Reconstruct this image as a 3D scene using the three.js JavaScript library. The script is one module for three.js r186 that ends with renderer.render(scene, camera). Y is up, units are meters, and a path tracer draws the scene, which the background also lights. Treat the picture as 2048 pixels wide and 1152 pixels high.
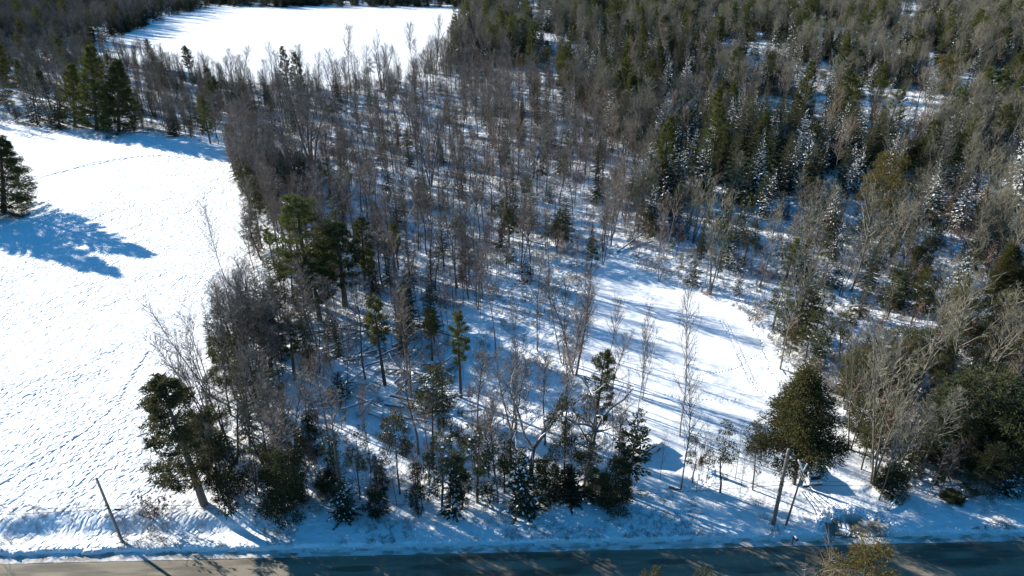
import * as THREE from 'three';
import { RoundedBoxGeometry } from 'three/addons/geometries/RoundedBoxGeometry.js';
import { mergeGeometries } from 'three/addons/utils/BufferGeometryUtils.js';

// ---------------------------------------------------------------- camera, sky, sun, exposure
const scene = new THREE.Scene();
const H = 60, PITCH = 29 * Math.PI / 180, F = 1349;             // drone height (m), downward pitch, focal length in photo pixels
const SP = Math.sin(PITCH), CP = Math.cos(PITCH);
const camera = new THREE.PerspectiveCamera(2 * Math.atan(576 / F) * 180 / Math.PI, 16 / 9, 0.5, 6000);
camera.position.set(0, H, 0);
camera.lookAt(0, H - SP * 100, -CP * 100);
const SUN_EL = 20.5 * Math.PI / 180, SUN = new THREE.Vector3(-0.86 * Math.cos(SUN_EL), Math.sin(SUN_EL), -0.51 * Math.cos(SUN_EL)).normalize();
{
  const W = 256, HH = 128, d = new Float32Array(W * HH * 4);
  const v = new THREE.Vector3();
  for (let j = 0; j < HH; j++) for (let i = 0; i < W; i++) {
    const phi = (i + .5) / W * 2 * Math.PI - Math.PI, th = ((j + .5) / HH - .5) * Math.PI;
    v.set(Math.cos(th) * Math.cos(phi), Math.sin(th), Math.cos(th) * Math.sin(phi));
    const k = Math.pow(1 - Math.max(0, v.y), 3.2), c = Math.max(0, v.dot(SUN));
    const glow = Math.pow(c, 8) * .06 + Math.pow(c, 60) * .3;
    const o = (j * W + i) * 4, low = v.y < 0 ? Math.max(.35, 1 + v.y * 2) : 1;
    d[o] = (.009 + k * .04 + glow) * low;
    d[o + 1] = (.088 + k * .105 + glow * .95) * low;
    d[o + 2] = (.225 + k * .115 + glow * .85) * low;
    d[o + 3] = 1;
  }
  const t = new THREE.DataTexture(d, W, HH, THREE.RGBAFormat, THREE.FloatType);
  t.mapping = THREE.EquirectangularReflectionMapping; t.magFilter = t.minFilter = THREE.LinearFilter; t.needsUpdate = true;
  scene.background = t; scene.environment = t;
}
const sun = new THREE.DirectionalLight(new THREE.Color().setRGB(1, .95, .86), 5);
sun.position.copy(SUN).multiplyScalar(500).add(new THREE.Vector3(0, 0, -150));
sun.target.position.set(0, 0, -150);
sun.castShadow = true;
Object.assign(sun.shadow.camera, { left: -400, right: 400, top: 400, bottom: -400, near: 1, far: 1400 });
sun.shadow.mapSize.set(4096, 4096);
scene.add(sun, sun.target);
const renderer = new THREE.WebGLRenderer({ antialias: true });
renderer.toneMapping = THREE.LinearToneMapping;
renderer.toneMappingExposure = 2.18;
renderer.shadowMap.enabled = true;

// ---------------------------------------------------------------- helpers
function rng(seed) { let s = seed >>> 0; return () => { s = (s + 0x6d2b79f5) | 0; let t = Math.imul(s ^ (s >>> 15), 1 | s); t = (t + Math.imul(t ^ (t >>> 7), 61 | t)) ^ t; return ((t ^ (t >>> 14)) >>> 0) / 4294967296; }; }
const hash = (x, y, s = 0) => { let h = Math.imul(x, 374761393) ^ Math.imul(y, 668265263) ^ Math.imul(s + 11, 1274126177); h = Math.imul(h ^ (h >>> 13), 1274126177); return ((h ^ (h >>> 16)) >>> 0) / 4294967296; };
const sm = (t) => t * t * (3 - 2 * t), mix = (a, b, t) => a + (b - a) * t, clamp = (x, a = 0, b = 1) => Math.min(b, Math.max(a, x)), step = (a, b, x) => sm(clamp((x - a) / (b - a)));
function noise(x, y, s = 0, per = 0) {
  const xi = Math.floor(x), yi = Math.floor(y), u = sm(x - xi), v = sm(y - yi), w = (n) => per ? ((n % per) + per) % per : n;
  return mix(mix(hash(w(xi), w(yi), s), hash(w(xi + 1), w(yi), s), u), mix(hash(w(xi), w(yi + 1), s), hash(w(xi + 1), w(yi + 1), s), u), v);
}
const fbm = (x, y, s = 0, o = 4) => { let a = .5, r = 0; for (let i = 0; i < o; i++) { r += a * noise(x, y, s + i * 7); x *= 2.03; y *= 2.03; a *= .5; } return r; };
const used = new Map();
function numbered(n) { const k = used.get(n) ?? 0; used.set(n, k + 1); return k ? `${n}_${String(k).padStart(3, '0')}` : n; }
function tag(o, label, category, group, kind) { const u = o.userData = {}; if (label) u.label = label; if (category) u.category = category; if (group) u.group = group; if (kind) u.kind = kind; return o; }
function shade(o) { o.castShadow = o.receiveShadow = true; return o; }
function part(name, geo, mat, parent) { const m = shade(new THREE.Mesh(geo, mat)); m.name = name; parent.add(m); return m; }
function thing(name, label, category, x, y, z, turn = 0, group) { const g = new THREE.Group(); g.name = numbered(name); g.position.set(x, y, z); g.rotation.y = turn; tag(g, label, category, group); scene.add(g); return g; }
function struct(name, geo, mat) { const m = shade(new THREE.Mesh(geo, mat)); m.name = numbered(name); m.userData = { kind: 'structure' }; scene.add(m); return m; }
// photograph pixel (2048 x 1152) -> point on the ground, and back
const SLOPE = .0273;                                             // the road runs a little askew
function ray(px, py) { const x = (px - 1024) / F, y = (py - 576) / F; return [x, SP + y * CP, CP - y * SP]; }
function G(px, py) { const [x, dn, fw] = ray(px, py); let k = H / dn, y = .4; for (let i = 0; i < 4; i++) { k = (H - y) / dn; y = ground(x * k, -fw * k); } return { x: x * k, y, z: -fw * k }; }
function P(x, y, z) { const ry = y - H, dep = -ry * SP - z * CP, up = ry * CP - z * SP; return [1024 + F * x / dep, 576 - F * up / dep, dep]; }
const poly = (pts) => (x, y) => { let c = false; for (let i = 0, j = pts.length - 1; i < pts.length; j = i++) { const [a, b] = pts[i], [d, e] = pts[j]; if (b > y !== e > y && x < (d - a) * (y - b) / (e - b) + a) c = !c; } return c; };

// ---------------------------------------------------------------- terrain
const BANK = 50.5;
const apron = (x, v) => step(33.6, 35.6, x) * step(42.6, 40.4, x) * step(54.2, 52.4, v);
function ground(x, z) {
  const d = -z, v = d - SLOPE * x;
  if (v > 41.3 && v < BANK) return -.06;
  if (v <= 41.3) return .38 * step(41.3, 40.8, v) - .06 + (v < 40 ? fbm(x * .3, z * .3, 5) * .3 : 0);
  let h = .5 * step(BANK - .02, BANK + .26, v + (fbm(x * .9, 3, 8, 4) - .5) * .75 + (noise(x * 3.1, 5, 9) - .5) * .16);
  h += (fbm(x * .55, z * .55, 1, 3) - .45) * .22 * step(BANK + .3, BANK + 1.4, v);
  h += (fbm(x * .05, z * .05, 2, 3) - .45) * 1.1 * step(56, 80, v);
  h += .75 * step(53, 55.6, v + (noise(x * .2, 4) - .5)) * step(-18, -34, x);                // the field lies higher than its verge
  h -= .25 * step(54.5, 53, v) * step(51.3, 52.6, v) * step(-18, -34, x) * 1;
  const a = apron(x, v);                                                                       // driveway mouth
  if (a > 0) h = mix(h, .03 + fbm(x * 1.7, z * 1.7, 3) * .14, a);
  const ridge = (px, pv, r, k) => { const q = ((x - px) ** 2 + ((v - pv) * 1.3) ** 2) / (r * r); return k * Math.exp(-q * 2); };
  h += ridge(34.6, 52.7, 1.1, .4) + ridge(36.5, 53.8, 1.2, .4) + ridge(38.8, 53.9, 1.3, .45) + ridge(41.2, 52.6, 1.6, .55) + ridge(42.3, 51.2, 1.2, .5) + ridge(31.6, 51.3, 1.4, .35) + ridge(41.5, 57.5, 1.4, .45) + ridge(43.5, 56.4, 1.4, .4);
  return h;
}
const inLeftField = poly([[-900, 236], [0, 253], [200, 263], [330, 273], [455, 293], [462, 330], [490, 420], [505, 500], [478, 620], [432, 740], [398, 860], [372, 960], [425, 1012], [440, 1115], [-900, 1140]]);
const inFarField = poly([[165, 104], [245, 70], [330, 38], [420, 14], [900, 14], [950, 28], [890, 125], [800, 160], [640, 170], [540, 170], [430, 160], [330, 142], [255, 118]]);
const inYard = poly([[1178, 560], [1200, 527], [1240, 518], [1320, 562], [1415, 594], [1490, 628], [1545, 690], [1562, 745], [1602, 770], [1560, 835], [1500, 870], [1420, 930], [1350, 968], [1290, 985], [1235, 985], [1245, 900], [1262, 830], [1190, 790], [1150, 760], [1178, 680]]);
const inDrive = poly([[1470, 860], [1560, 835], [1640, 800], [1690, 830], [1745, 985], [1800, 1010], [1790, 1080], [1600, 1090], [1520, 1000], [1420, 990]]);

// ---------------------------------------------------------------- materials
const std = (r, g, b, o = {}) => new THREE.MeshStandardMaterial({ color: new THREE.Color().setRGB(r, g, b), roughness: .9, ...o });
function heightTexture(w, h, f) {
  const d = new Float32Array(w * h);
  for (let j = 0; j < h; j++) for (let i = 0; i < w; i++) d[j * w + i] = f(i, j);
  const t = new THREE.DataTexture(d, w, h, THREE.RedFormat, THREE.FloatType);
  t.wrapS = t.wrapT = THREE.RepeatWrapping; t.magFilter = t.minFilter = THREE.LinearFilter; t.needsUpdate = true;
  return t;
}
function colorTexture(w, h, f) {
  const d = new Uint8Array(w * h * 4), e = (c) => Math.round(255 * Math.pow(clamp(c), 1 / 2.2));
  for (let j = 0; j < h; j++) for (let i = 0; i < w; i++) { const [r, g, b] = f(i, j); d.set([e(r), e(g), e(b), 255], (j * w + i) * 4); }
  const t = new THREE.DataTexture(d, w, h); t.colorSpace = THREE.SRGBColorSpace;
  t.wrapS = t.wrapT = THREE.RepeatWrapping; t.magFilter = t.minFilter = THREE.LinearFilter; t.needsUpdate = true;
  return t;
}
// rough forest-floor snow: clumps, buried litter, hollows (tile of 12 m)
const tileBump = heightTexture(512, 512, (i, j) => { const u = i / 512, v = j / 512; let r = 0, a = .5; for (let k = 0; k < 4; k++) { const p = 12 << k; r += a * noise(u * p, v * p, 40 + k, p); a *= .52; } return r; });
tileBump.repeat.set(1 / 12, 1 / 12);
// the left field: stubble bumps in curving rows, with animal trails (plan of 150 x 170 m)
const FX = -140, FZ = -215, FW = 150, FD = 170;
const trails = [];
function trailPx(pts, gap = .75, size = .2, deep = .8) { trails.push({ pts: pts.map(([a, b]) => G(a, b)), gap, size, deep }); }
trailPx([[0, 973], [90, 915], [160, 872], [235, 812], [262, 760], [300, 700]], .5, .22, 1);
trailPx([[0, 838], [60, 800], [150, 742], [250, 690]], .9, .18, .7);
trailPx([[60, 362], [110, 348], [175, 332], [260, 317], [330, 312]], 1.0, .5, 1.3);
trailPx([[110, 352], [190, 325], [230, 320], [300, 311], [400, 318]], 1.5, .5, 1.3);
trailPx([[140, 1010], [200, 905], [250, 850]], .8, .2, .7);
trailPx([[20, 900], [120, 860], [280, 800]], .9, .18, .6);
trailPx([[100, 1000], [240, 930], [330, 880]], .8, .2, .6);
trailPx([[270, 470], [350, 430], [430, 410]], 1.2, .3, .7);
const fieldBump = (() => {
  const N = 2048, t = heightTexture(N, N, (i, j) => {
    const x = FX + i / N * FW, z = FZ + j / N * FD;
    const row = x + z * .12 + 7 * Math.sin(z * .022) + fbm(x * .08, z * .08, 60, 2) * 4;
    const stub = step(.28, .62, fbm(x * .035 + 3, z * .035, 66, 3) + (x > -100 ? .2 : 0));     // where stubble stands out, where snow drifted smooth
    const q = row / .78, cell = Math.floor(q), along = z / .62 + hash(cell, 3) * 5;
    const b = noise(q * 1.7, along * 1.35, 61) * .6 + noise(q * 3.1, along * 2.6, 62) * .4;
    const dent = Math.pow(clamp((b - .46) * 2.6), 1.2) * (.55 + .9 * noise(x * .35, z * .35, 68));
    return (1 - dent * .8) * stub * .85 + (1 - stub) * .8 + noise(x * .5, z * .5, 63) * .22 + noise(x * 4, z * 4, 64) * .1 * stub;
  });
  const d = t.image.data, r = rng(77);
  for (const { pts, gap, size, deep } of trails) for (let k = 0; k < pts.length - 1; k++) {
    const a = pts[k], b = pts[k + 1], L = Math.hypot(b.x - a.x, b.z - a.z), n = Math.max(1, Math.round(L / gap));
    for (let m = 0; m < n; m++) {
      const x = mix(a.x, b.x, m / n) + (r() - .5) * .5, z = mix(a.z, b.z, m / n) + (r() - .5) * .5, s = size * (.8 + r() * .7);
      const ci = (x - FX) / FW * N, cj = (z - FZ) / FD * N, R = Math.ceil(s * 2 / FW * N);
      for (let j = -R; j <= R; j++) for (let i = -R; i <= R; i++) {
        const I = Math.round(ci) + i, J = Math.round(cj) + j; if (I < 0 || J < 0 || I >= N || J >= N) continue;
        const q = (((I - ci) * FW / N) ** 2 + ((J - cj) * FD / N) ** 2) / (s * s);
        d[J * N + I] -= deep * Math.exp(-q * 1.6);
      }
    }
  }
  t.repeat.set(1 / FW, 1 / FD); t.offset.set(-FX / FW, -FZ / FD);
  return t;
})();
// the clearing, drive and verge: wheel ruts, footprints, soft drifts (plan of 150 x 90 m)
const YX = -62, YZ = -136, YW = 128, YD = 90;
const yardBump = (() => {
  const N = 2048, t = heightTexture(N, N, (i, j) => { const x = YX + i / N * YW, z = YZ + j / N * YD, y = step(-66, -56, z); return fbm(x * .8, z * .8, 70, 3) * (.3 + y * .6) + fbm(x * 2.6, z * 2.6, 71, 3) * (.2 + .5 * y); });
  const d = t.image.data, r = rng(5);
  const dab = (x, z, s, deep) => {
    const ci = (x - YX) / YW * N, cj = (z - YZ) / YD * N, R = Math.ceil(s * 2.2 / YW * N);
    for (let j = -R; j <= R; j++) for (let i = -R; i <= R; i++) { const I = Math.round(ci) + i, J = Math.round(cj) + j; if (I < 0 || J < 0 || I >= N || J >= N) continue; const q = (((I - ci) * YW / N) ** 2 + ((J - cj) * YD / N) ** 2) / (s * s); d[J * N + I] -= deep * Math.exp(-q * 1.6); }
  };
  const line = (pts, gap, size, deep, jit) => { const g = pts.map(([a, b]) => G(a, b)); for (let k = 0; k < g.length - 1; k++) { const a = g[k], b = g[k + 1], n = Math.ceil(Math.hypot(b.x - a.x, b.z - a.z) / gap); for (let m = 0; m < n; m++) dab(mix(a.x, b.x, m / n) + (r() - .5) * jit, mix(a.z, b.z, m / n) + (r() - .5) * jit, size * (.8 + .5 * r()), deep * (.7 + .6 * r())); } };
  line([[1440, 640], [1462, 680], [1480, 720], [1500, 765], [1540, 800]], .12, .11, .2, .22);      // old ski or sled track
  line([[1452, 640], [1474, 680], [1492, 720], [1512, 765], [1552, 800]], .12, .11, .2, .22);
  line([[1447, 642], [1470, 690], [1490, 740], [1520, 785]], .5, .14, .6, .3);
  line([[1500, 640], [1525, 690], [1540, 740], [1570, 780]], .5, .16, .5, .5);
  line([[1395, 752], [1440, 745], [1478, 735], [1530, 700]], .6, .14, .6, .15);
  line([[1330, 790], [1400, 800], [1480, 800]], .6, .14, .5, .2);
  for (const o of [0, 8, 22, 30, 44, 52]) line([[1606 + o * .6, 985], [1625 + o, 1010], [1640 + o * 1.1, 1035], [1642 + o * 1.2, 1058]], .1, .09, .55, .06);
  line([[1620, 975], [1650, 1000], [1680, 1020], [1685, 1055]], .1, .1, .7, .06);
  t.repeat.set(1 / YW, 1 / YD); t.offset.set(-YX / YW, -YZ / YD);
  return t;
})();
const M = {
  field: std(.86, .87, .88, { vertexColors: true, roughness: .8, bumpMap: fieldBump, bumpScale: .24 }),
  snow: std(.86, .87, .88, { vertexColors: true, roughness: .8, bumpMap: tileBump, bumpScale: .5 }),
  yard: std(.86, .87, .88, { vertexColors: true, roughness: .8, bumpMap: yardBump, bumpScale: .17 }),
  far: std(.86, .87, .88, { vertexColors: true, roughness: .8 }),
  bark: std(1, 1, 1, { vertexColors: true, roughness: .95 }),
  twig: std(1, 1, 1, { vertexColors: true, roughness: .9 }),
  leaf: new THREE.MeshPhysicalMaterial({ color: 0xffffff, vertexColors: true, roughness: 1, transmission: .3, thickness: 0, specularIntensity: .25, side: THREE.DoubleSide }),
  load: std(.85, .86, .88, { roughness: .8, side: THREE.DoubleSide }),
  pole: std(.17, .145, .12), poleGrey: std(.22, .21, .2), wire: std(.03, .03, .035), black: std(.02, .02, .022, { roughness: .5 }),
};

// ---------------------------------------------------------------- ground sheet (split where its cover changes)
{
  const vs = [-1500, -600, -250, -100, -40, 0, 15, 25, 30, 34, 37, 39, 40, 40.6, 41, 41.35, 41.6, 46, 50.2];
  for (let v = 50.4, s = .12; v < 1300;) { vs.push(v); s = v < 51.6 ? .12 : v < 62 ? .3 : v < 130 ? .5 : s * 1.035; v += s; }
  vs.push(1800, 3000);
  const xs = [0]; for (let x = 0, s = .42; x < 3000;) { if (x > 78) s *= 1.05; x += s; xs.push(x); xs.unshift(-x); }
  const nx = xs.length, nv = vs.length, pos = new Float32Array(nx * nv * 3), col = new Float32Array(nx * nv * 3), uv = new Float32Array(nx * nv * 2);
  for (let j = 0; j < nv; j++) for (let i = 0; i < nx; i++) {
    const x = xs[i], z = -(vs[j] + SLOPE * x), k = j * nx + i, v = vs[j];
    pos.set([x, ground(x, z), z], k * 3); uv.set([x, z], k * 2);
    let c = [1, 1, 1];
    const a = apron(x, v) * step(.2, .42, fbm(x * 1.1, z * 1.1, 21));
    c = [mix(1, .21, a), mix(1, .17, a), mix(1, .115, a)];
    const weed = .3 * step(.52, .7, fbm(x * .9, z * .9, 22)) * step(52.5, 53.5, v) * step(57.5, 54, v);
    c = [c[0] * (1 - weed * .45), c[1] * (1 - weed * .55), c[2] * (1 - weed * .65)];
    if (v < BANK + .25 && v > 41) c = [c[0] * .8, c[1] * .78, c[2] * .74];
    col.set(c, k * 3);
  }
  const lists = { field: [], yard: [], snow: [], far: [] };
  for (let j = 0; j < nv - 1; j++) for (let i = 0; i < nx - 1; i++) {
    const a = j * nx + i, b = a + 1, c = a + nx, d = c + 1;
    const cx = (pos[a * 3] + pos[d * 3]) / 2, cz = (pos[a * 3 + 2] + pos[d * 3 + 2]) / 2, v = -cz - SLOPE * cx;
    let key = 'snow';
    if (v > 45) { const [px, py] = P(cx, .4, cz); key = v > 240 ? 'far' : cx > FX && cx < FX + FW - .5 && cz > FZ && v > 51 && (inLeftField(px, py) || (px < 400 && v < 100 && cx < -30)) ? 'field' : cz > YZ + 1 && cx > YX + 1 && cx < YX + YW - 1 && (inYard(px, py) || inDrive(px, py) || v < 57) ? 'yard' : 'snow'; }
    lists[key].push(a, b, d, a, d, c);
  }
  for (const [key, name] of [['field', 'snow_field'], ['yard', 'snowy_clearing'], ['snow', 'forest_floor'], ['far', 'distant_ground']]) {
    const map = new Map(), idx = lists[key].map((v) => { let n = map.get(v); if (n === undefined) map.set(v, n = map.size); return n; });
    const p = new Float32Array(map.size * 3), c = new Float32Array(map.size * 3), u = new Float32Array(map.size * 2);
    for (const [v, n] of map) { p.set(pos.subarray(v * 3, v * 3 + 3), n * 3); c.set(col.subarray(v * 3, v * 3 + 3), n * 3); u.set(uv.subarray(v * 2, v * 2 + 2), n * 2); }
    const g = new THREE.BufferGeometry(); g.setAttribute('position', new THREE.BufferAttribute(p, 3)); g.setAttribute('color', new THREE.BufferAttribute(c, 3)); g.setAttribute('uv', new THREE.BufferAttribute(u, 2)); g.setIndex(idx); g.computeVertexNormals();
    struct(name, g, M[key]);
  }
}
// road: salted asphalt with damp tracks; a sandy, slushy shoulder on either side
function strip(name, v0, v1, y0, y1, mat, nv = 4, wob = 0) {
  const p = [], u = [], ix = [], xs = []; for (let x = -400; x <= 400; x += (Math.abs(x) < 80 ? .5 : 8)) xs.push(x);
  xs.forEach((x, i) => { for (let j = 0; j <= nv; j++) { const t = j / nv, w = j === nv ? (fbm(x * .8, 9, 31, 3) - .5) * wob : j === 0 ? (fbm(x * .5, 2, 33, 3) - .5) * wob * .7 : 0, v = mix(v0, v1, t) + w; p.push(x, mix(y0, y1, t) + (wob ? fbm(x * 1.3, v * 1.3, 32) * .05 : 0), -(v + SLOPE * x)); u.push(x, v); if (i && j) { const a = i * (nv + 1) + j, b = a - nv - 1; ix.push(b - 1, a - 1, a, b - 1, a, b); } } });
  const g = new THREE.BufferGeometry(); g.setAttribute('position', new THREE.Float32BufferAttribute(p, 3)); g.setAttribute('uv', new THREE.Float32BufferAttribute(u, 2)); g.setIndex(ix); g.computeVertexNormals();
  return struct(name, g, mat);
}
{
  const N = 1024, roadMap = colorTexture(N, 256, (i, j) => {
    const x = i / N * 48, v = j / 256 * 12, per = (p, q, s) => noise(i / N * p, j / 256 * q, s, 0);
    const lane = Math.exp(-(((v % 3.9) - 1.0) ** 2) / .16) + Math.exp(-(((v % 3.9) - 2.8) ** 2) / .16); let c = .2 - .045 * lane + .05 * (fbm(x * .4, v * 1.6, 91) - .5) + .05 * (hash(i, j, 3) - .5);
    const wet = step(.5, .68, fbm(x * .12, v * .9, 92, 4)) * .55; c *= 1 - wet;
    const sand = step(.55, .75, fbm(x * .25 + 5, v * 1.1, 93)) * .5;
    return [c * (1.18 + sand * .4), c * (.98 + sand * .2), c * (.68 - sand * .1)];
  });
  roadMap.repeat.set(1 / 48, 1 / 12); roadMap.wrapS = roadMap.wrapT = THREE.MirroredRepeatWrapping;
  const sh = colorTexture(1024, 128, (i, j) => {
    const x = i / 1024 * 40, v = j / 128 * 1.6, d = step(.36, .62, fbm(x * .9, v * 2.4, 95)), g = hash(i, j, 9) * .14, e = step(.25, .75, fbm(x * .3, v * .6, 96));
    return [mix(.7, .26, d * (.5 + .5 * e)) - g * .5, mix(.68, .215, d * (.5 + .5 * e)) - g * .5, mix(.66, .16, d * (.5 + .5 * e)) - g * .5];
  });
  sh.repeat.set(1 / 40, 1 / 1.6); sh.wrapS = sh.wrapT = THREE.MirroredRepeatWrapping;
  const asphalt = std(1, 1, 1, { map: roadMap, roughness: .82, bumpMap: tileBump, bumpScale: .01 }), shoulder = std(1, 1, 1, { map: sh, roughness: .9, bumpMap: tileBump, bumpScale: .12 });
  strip('road', 41.9, 49.75, 0, 0, asphalt, 8);
  strip('road_shoulder', 49.62, 50.75, .004, .07, shoulder, 5, .22);
  strip('road_shoulder', 41.95, 41.1, .004, .1, shoulder, 4, .2);
}

// ---------------------------------------------------------------- plant building
const V = (x, y, z) => [x, y, z], add = (a, b, k = 1) => [a[0] + b[0] * k, a[1] + b[1] * k, a[2] + b[2] * k], norm = (a) => { const l = Math.hypot(...a) || 1; return [a[0] / l, a[1] / l, a[2] / l]; };
const cross = (a, b) => [a[1] * b[2] - a[2] * b[1], a[2] * b[0] - a[0] * b[2], a[0] * b[1] - a[1] * b[0]];
const tint = (c, r, k = .25) => { const f = 1 + (r() - .5) * 2 * k; return [c[0] * f, c[1] * f, c[2] * f]; };
class GB {
  constructor() { this.p = []; this.c = []; }
  tri(a, b, c, k, k2 = k) { this.p.push(...a, ...b, ...c); this.c.push(...k, ...k2, ...k2); }
  kite(o, d, s, len, wid, k, k2 = k) { const m = add(o, d, len * .5), t = add(o, d, len), l = add(m, s, wid / 2), q = add(m, s, -wid / 2); this.p.push(...o, ...l, ...t, ...o, ...t, ...q); this.c.push(...k, ...k, ...k2, ...k, ...k2, ...k); }
  ring(o, d, r, n) { const u = norm(cross(d, Math.abs(d[1]) > .9 ? [1, 0, 0] : [0, 1, 0])), w = cross(d, u), out = []; for (let i = 0; i < n; i++) { const a = i / n * 6.2832; out.push(add(add(o, u, Math.cos(a) * r), w, Math.sin(a) * r)); } return out; }
  tube(pts, rad, n, k) {
    let prev = null;
    for (let i = 0; i < pts.length; i++) {
      const d = norm(add(pts[Math.min(i + 1, pts.length - 1)], pts[Math.max(i - 1, 0)], -1)), ring = this.ring(pts[i], d, Math.max(.003, rad[i]), n);
      if (prev) for (let j = 0; j < n; j++) { const a = prev[j], b = prev[(j + 1) % n], c = ring[j], e = ring[(j + 1) % n]; this.tri(a, b, e, k); this.tri(a, e, c, k); }
      prev = ring;
    }
  }
  spike(o, d, len, r, k) { const q = this.ring(o, d, r, 3), t = add(o, d, len); for (let j = 0; j < 3; j++) this.tri(q[j], q[(j + 1) % 3], t, k); }
  build() { const g = new THREE.BufferGeometry(); g.setAttribute('position', new THREE.Float32BufferAttribute(this.p, 3)); g.setAttribute('color', new THREE.Float32BufferAttribute(this.c, 3)); return g; }
}
const rdir = (r) => norm([r() - .5, r() - .5, r() - .5]);
// a leafless tree: stems (one or several), ascending limbs, branchlets, twigs
function hardwood(seed, o = {}) {
  const r = rng(seed), { h = 15, bole = .34, spread = .25, n1 = 27, n2 = 7, n3 = 5, up = .95, r0 = .15, stems = 1, bark = [.115, .1, .085], twig = [.115, .098, .082], crook = .012, twigR = .0125, thin = 1.15 } = o;
  const T = new GB(), C = new GB();
  const grow = (base, dir, hh, rr, bl, m1) => {
    const pts = [base], rad = [rr * 1.25], N = 9; let d = dir;
    for (let i = 1; i <= N; i++) { d = norm(add(add(d, rdir(r), crook * 9), [0, 1, 0], .06)); pts.push(add(pts[i - 1], d, hh / N)); rad.push(rr * Math.pow(1 - i / N, .75) + .012); }
    T.tube(pts, rad, 6, tint(bark, r, .2));
    const at = (t) => { const q = clamp(t) * N, i = Math.min(N - 1, Math.floor(q)); return add(pts[i], add(pts[i + 1], pts[i], -1), q - i); };
    for (let i = 0; i < m1; i++) {
      const t = bl + (1 - bl) * Math.pow((i + r() * .8) / m1, .85), o0 = at(t), az = i * 2.4 + r() * 1.2;
      const u = ((t - bl) / (1 - bl) - .32) / .74, len = hh * spread * 1.05 * Math.sqrt(Math.max(.12, 1 - u * u)) * (.5 + .8 * r());
      let bd = norm([Math.cos(az), up * (.7 + .6 * r()) + t * .5, Math.sin(az)]);
      const bp = [o0], br = [Math.min(rr * .5, .018 + len * .014)]; let cur = o0;
      for (let s = 1; s <= 3; s++) { cur = add(cur, bd, len / 3); bp.push(cur); br.push(br[0] * (1 - s / 3.6)); bd = norm(add(add(bd, [0, .22, 0]), rdir(r), .22 + crook * 6)); }
      C.tube(bp, br, 3, tint(bark, r, .25));
      for (let k = 0; k < n2; k++) {
        const s = .2 + .8 * (k + r()) / n2, q = Math.min(2, Math.floor(s * 3)), oo = add(bp[q], add(bp[q + 1], bp[q], -1), clamp(s * 3 - q)), ax = norm(add(bp[q + 1], bp[q], -1));
        const sd = norm(add(add(ax, rdir(r), 1.0), [0, .35, 0])), sl = len * (.5 - .22 * s) * (.6 + .7 * r()), kk = tint(twig, r, .3);
        C.spike(oo, sd, sl, .012 + sl * .011, kk);
        for (let w = 0; w < n3; w++) { const f = .15 + .85 * (w + r()) / n3, tp = add(oo, sd, sl * f), td = norm(add(add(sd, rdir(r), 1.1), [0, .3, 0])); C.spike(tp, td, (.28 + .5 * r()) * (1.15 - f * .4) * thin, twigR, tint(twig, r, .3)); }
      }
    }
  };
  if (stems === 1) grow([0, -.2, 0], [0, 1, 0], h, r0, bole, n1);
  else for (let s = 0; s < stems; s++) { const a = s / stems * 6.28 + r(), lean = .1 + .16 * r(); grow([Math.cos(a) * r0, -.2, Math.sin(a) * r0], norm([Math.cos(a) * lean, 1, Math.sin(a) * lean]), h * (.78 + .22 * r()), r0 * .75, bole + .05 * r(), Math.round(n1 / stems * 1.25)); }
  return { trunk: T.build(), crown: C.build(), h, r: h * spread * 1.1, mat: 'twig' };
}
// a wide old tree with crooked limbs, snow lying along them
function oak(seed, o = {}) {
  const r = rng(seed), { h = 13, r0 = .3, fork = .38, limbs = 7, bark = [.15, .135, .12], reach = .36 } = o, T = new GB(), C = new GB(), S = new GB();
  const limb = (p, d, len, rr, depth) => {
    const N = depth > 2 ? 2 : 4, pts = [p], rad = [rr]; let c = p;
    for (let i = 1; i <= N; i++) { d = norm(add(add(d, rdir(r), .42), [0, .13, 0])); c = add(c, d, len / N); pts.push(c); rad.push(rr * (1 - .62 * i / N)); }
    (depth < 1 ? T : C).tube(pts, rad, depth < 2 ? 6 : 3, tint(bark, r, .2));
    if (depth < 3 && rr > .035) S.tube(pts.map((q, i) => add(q, [0, rad[i] * .75, 0])), rad.map((q) => q * .62), 4, [1, 1, 1]);
    if (depth >= 4) return;
    const n = [0, 5, 5, 5, 6][depth] || 5;
    for (let k = 0; k < n; k++) { const t = .25 + .75 * (k + r()) / n, q = Math.min(N - 1, Math.floor(t * N)), oo = add(pts[q], add(pts[q + 1], pts[q], -1), clamp(t * N - q)), dd = norm(add(add(d, rdir(r), 1.15), [0, .12, 0])); if (depth === 3) C.spike(oo, dd, .35 + .5 * r(), .011, tint(bark, r, .3)); else limb(oo, dd, len * (.36 + .3 * r()), rad[q] * .5, depth + 1); }
  };
  const tp = [[0, -.2, 0]], tr = [r0 * 1.35]; let c = tp[0], d = [0, 1, 0];
  for (let i = 1; i <= 5; i++) { d = norm(add(d, rdir(r), .1)); c = add(c, d, h * fork / 5); tp.push(c); tr.push(r0 * (1 - .08 * i)); }
  T.tube(tp, tr, 8, bark);
  for (let i = 0; i < limbs; i++) { const a = i * 2.4 + r() * .8, top = i < 3; limb(i > 4 ? tp[3] : tp[5], norm([Math.cos(a), top ? 1.3 + r() : .55 + r() * .3, Math.sin(a)]), top ? h * (1 - fork) * .85 : h * reach, r0 * (top ? .55 : .42), 1); }
  return { trunk: T.build(), crown: C.build(), snow: S.build(), h, r: h * reach, mat: 'twig' };
}
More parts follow.
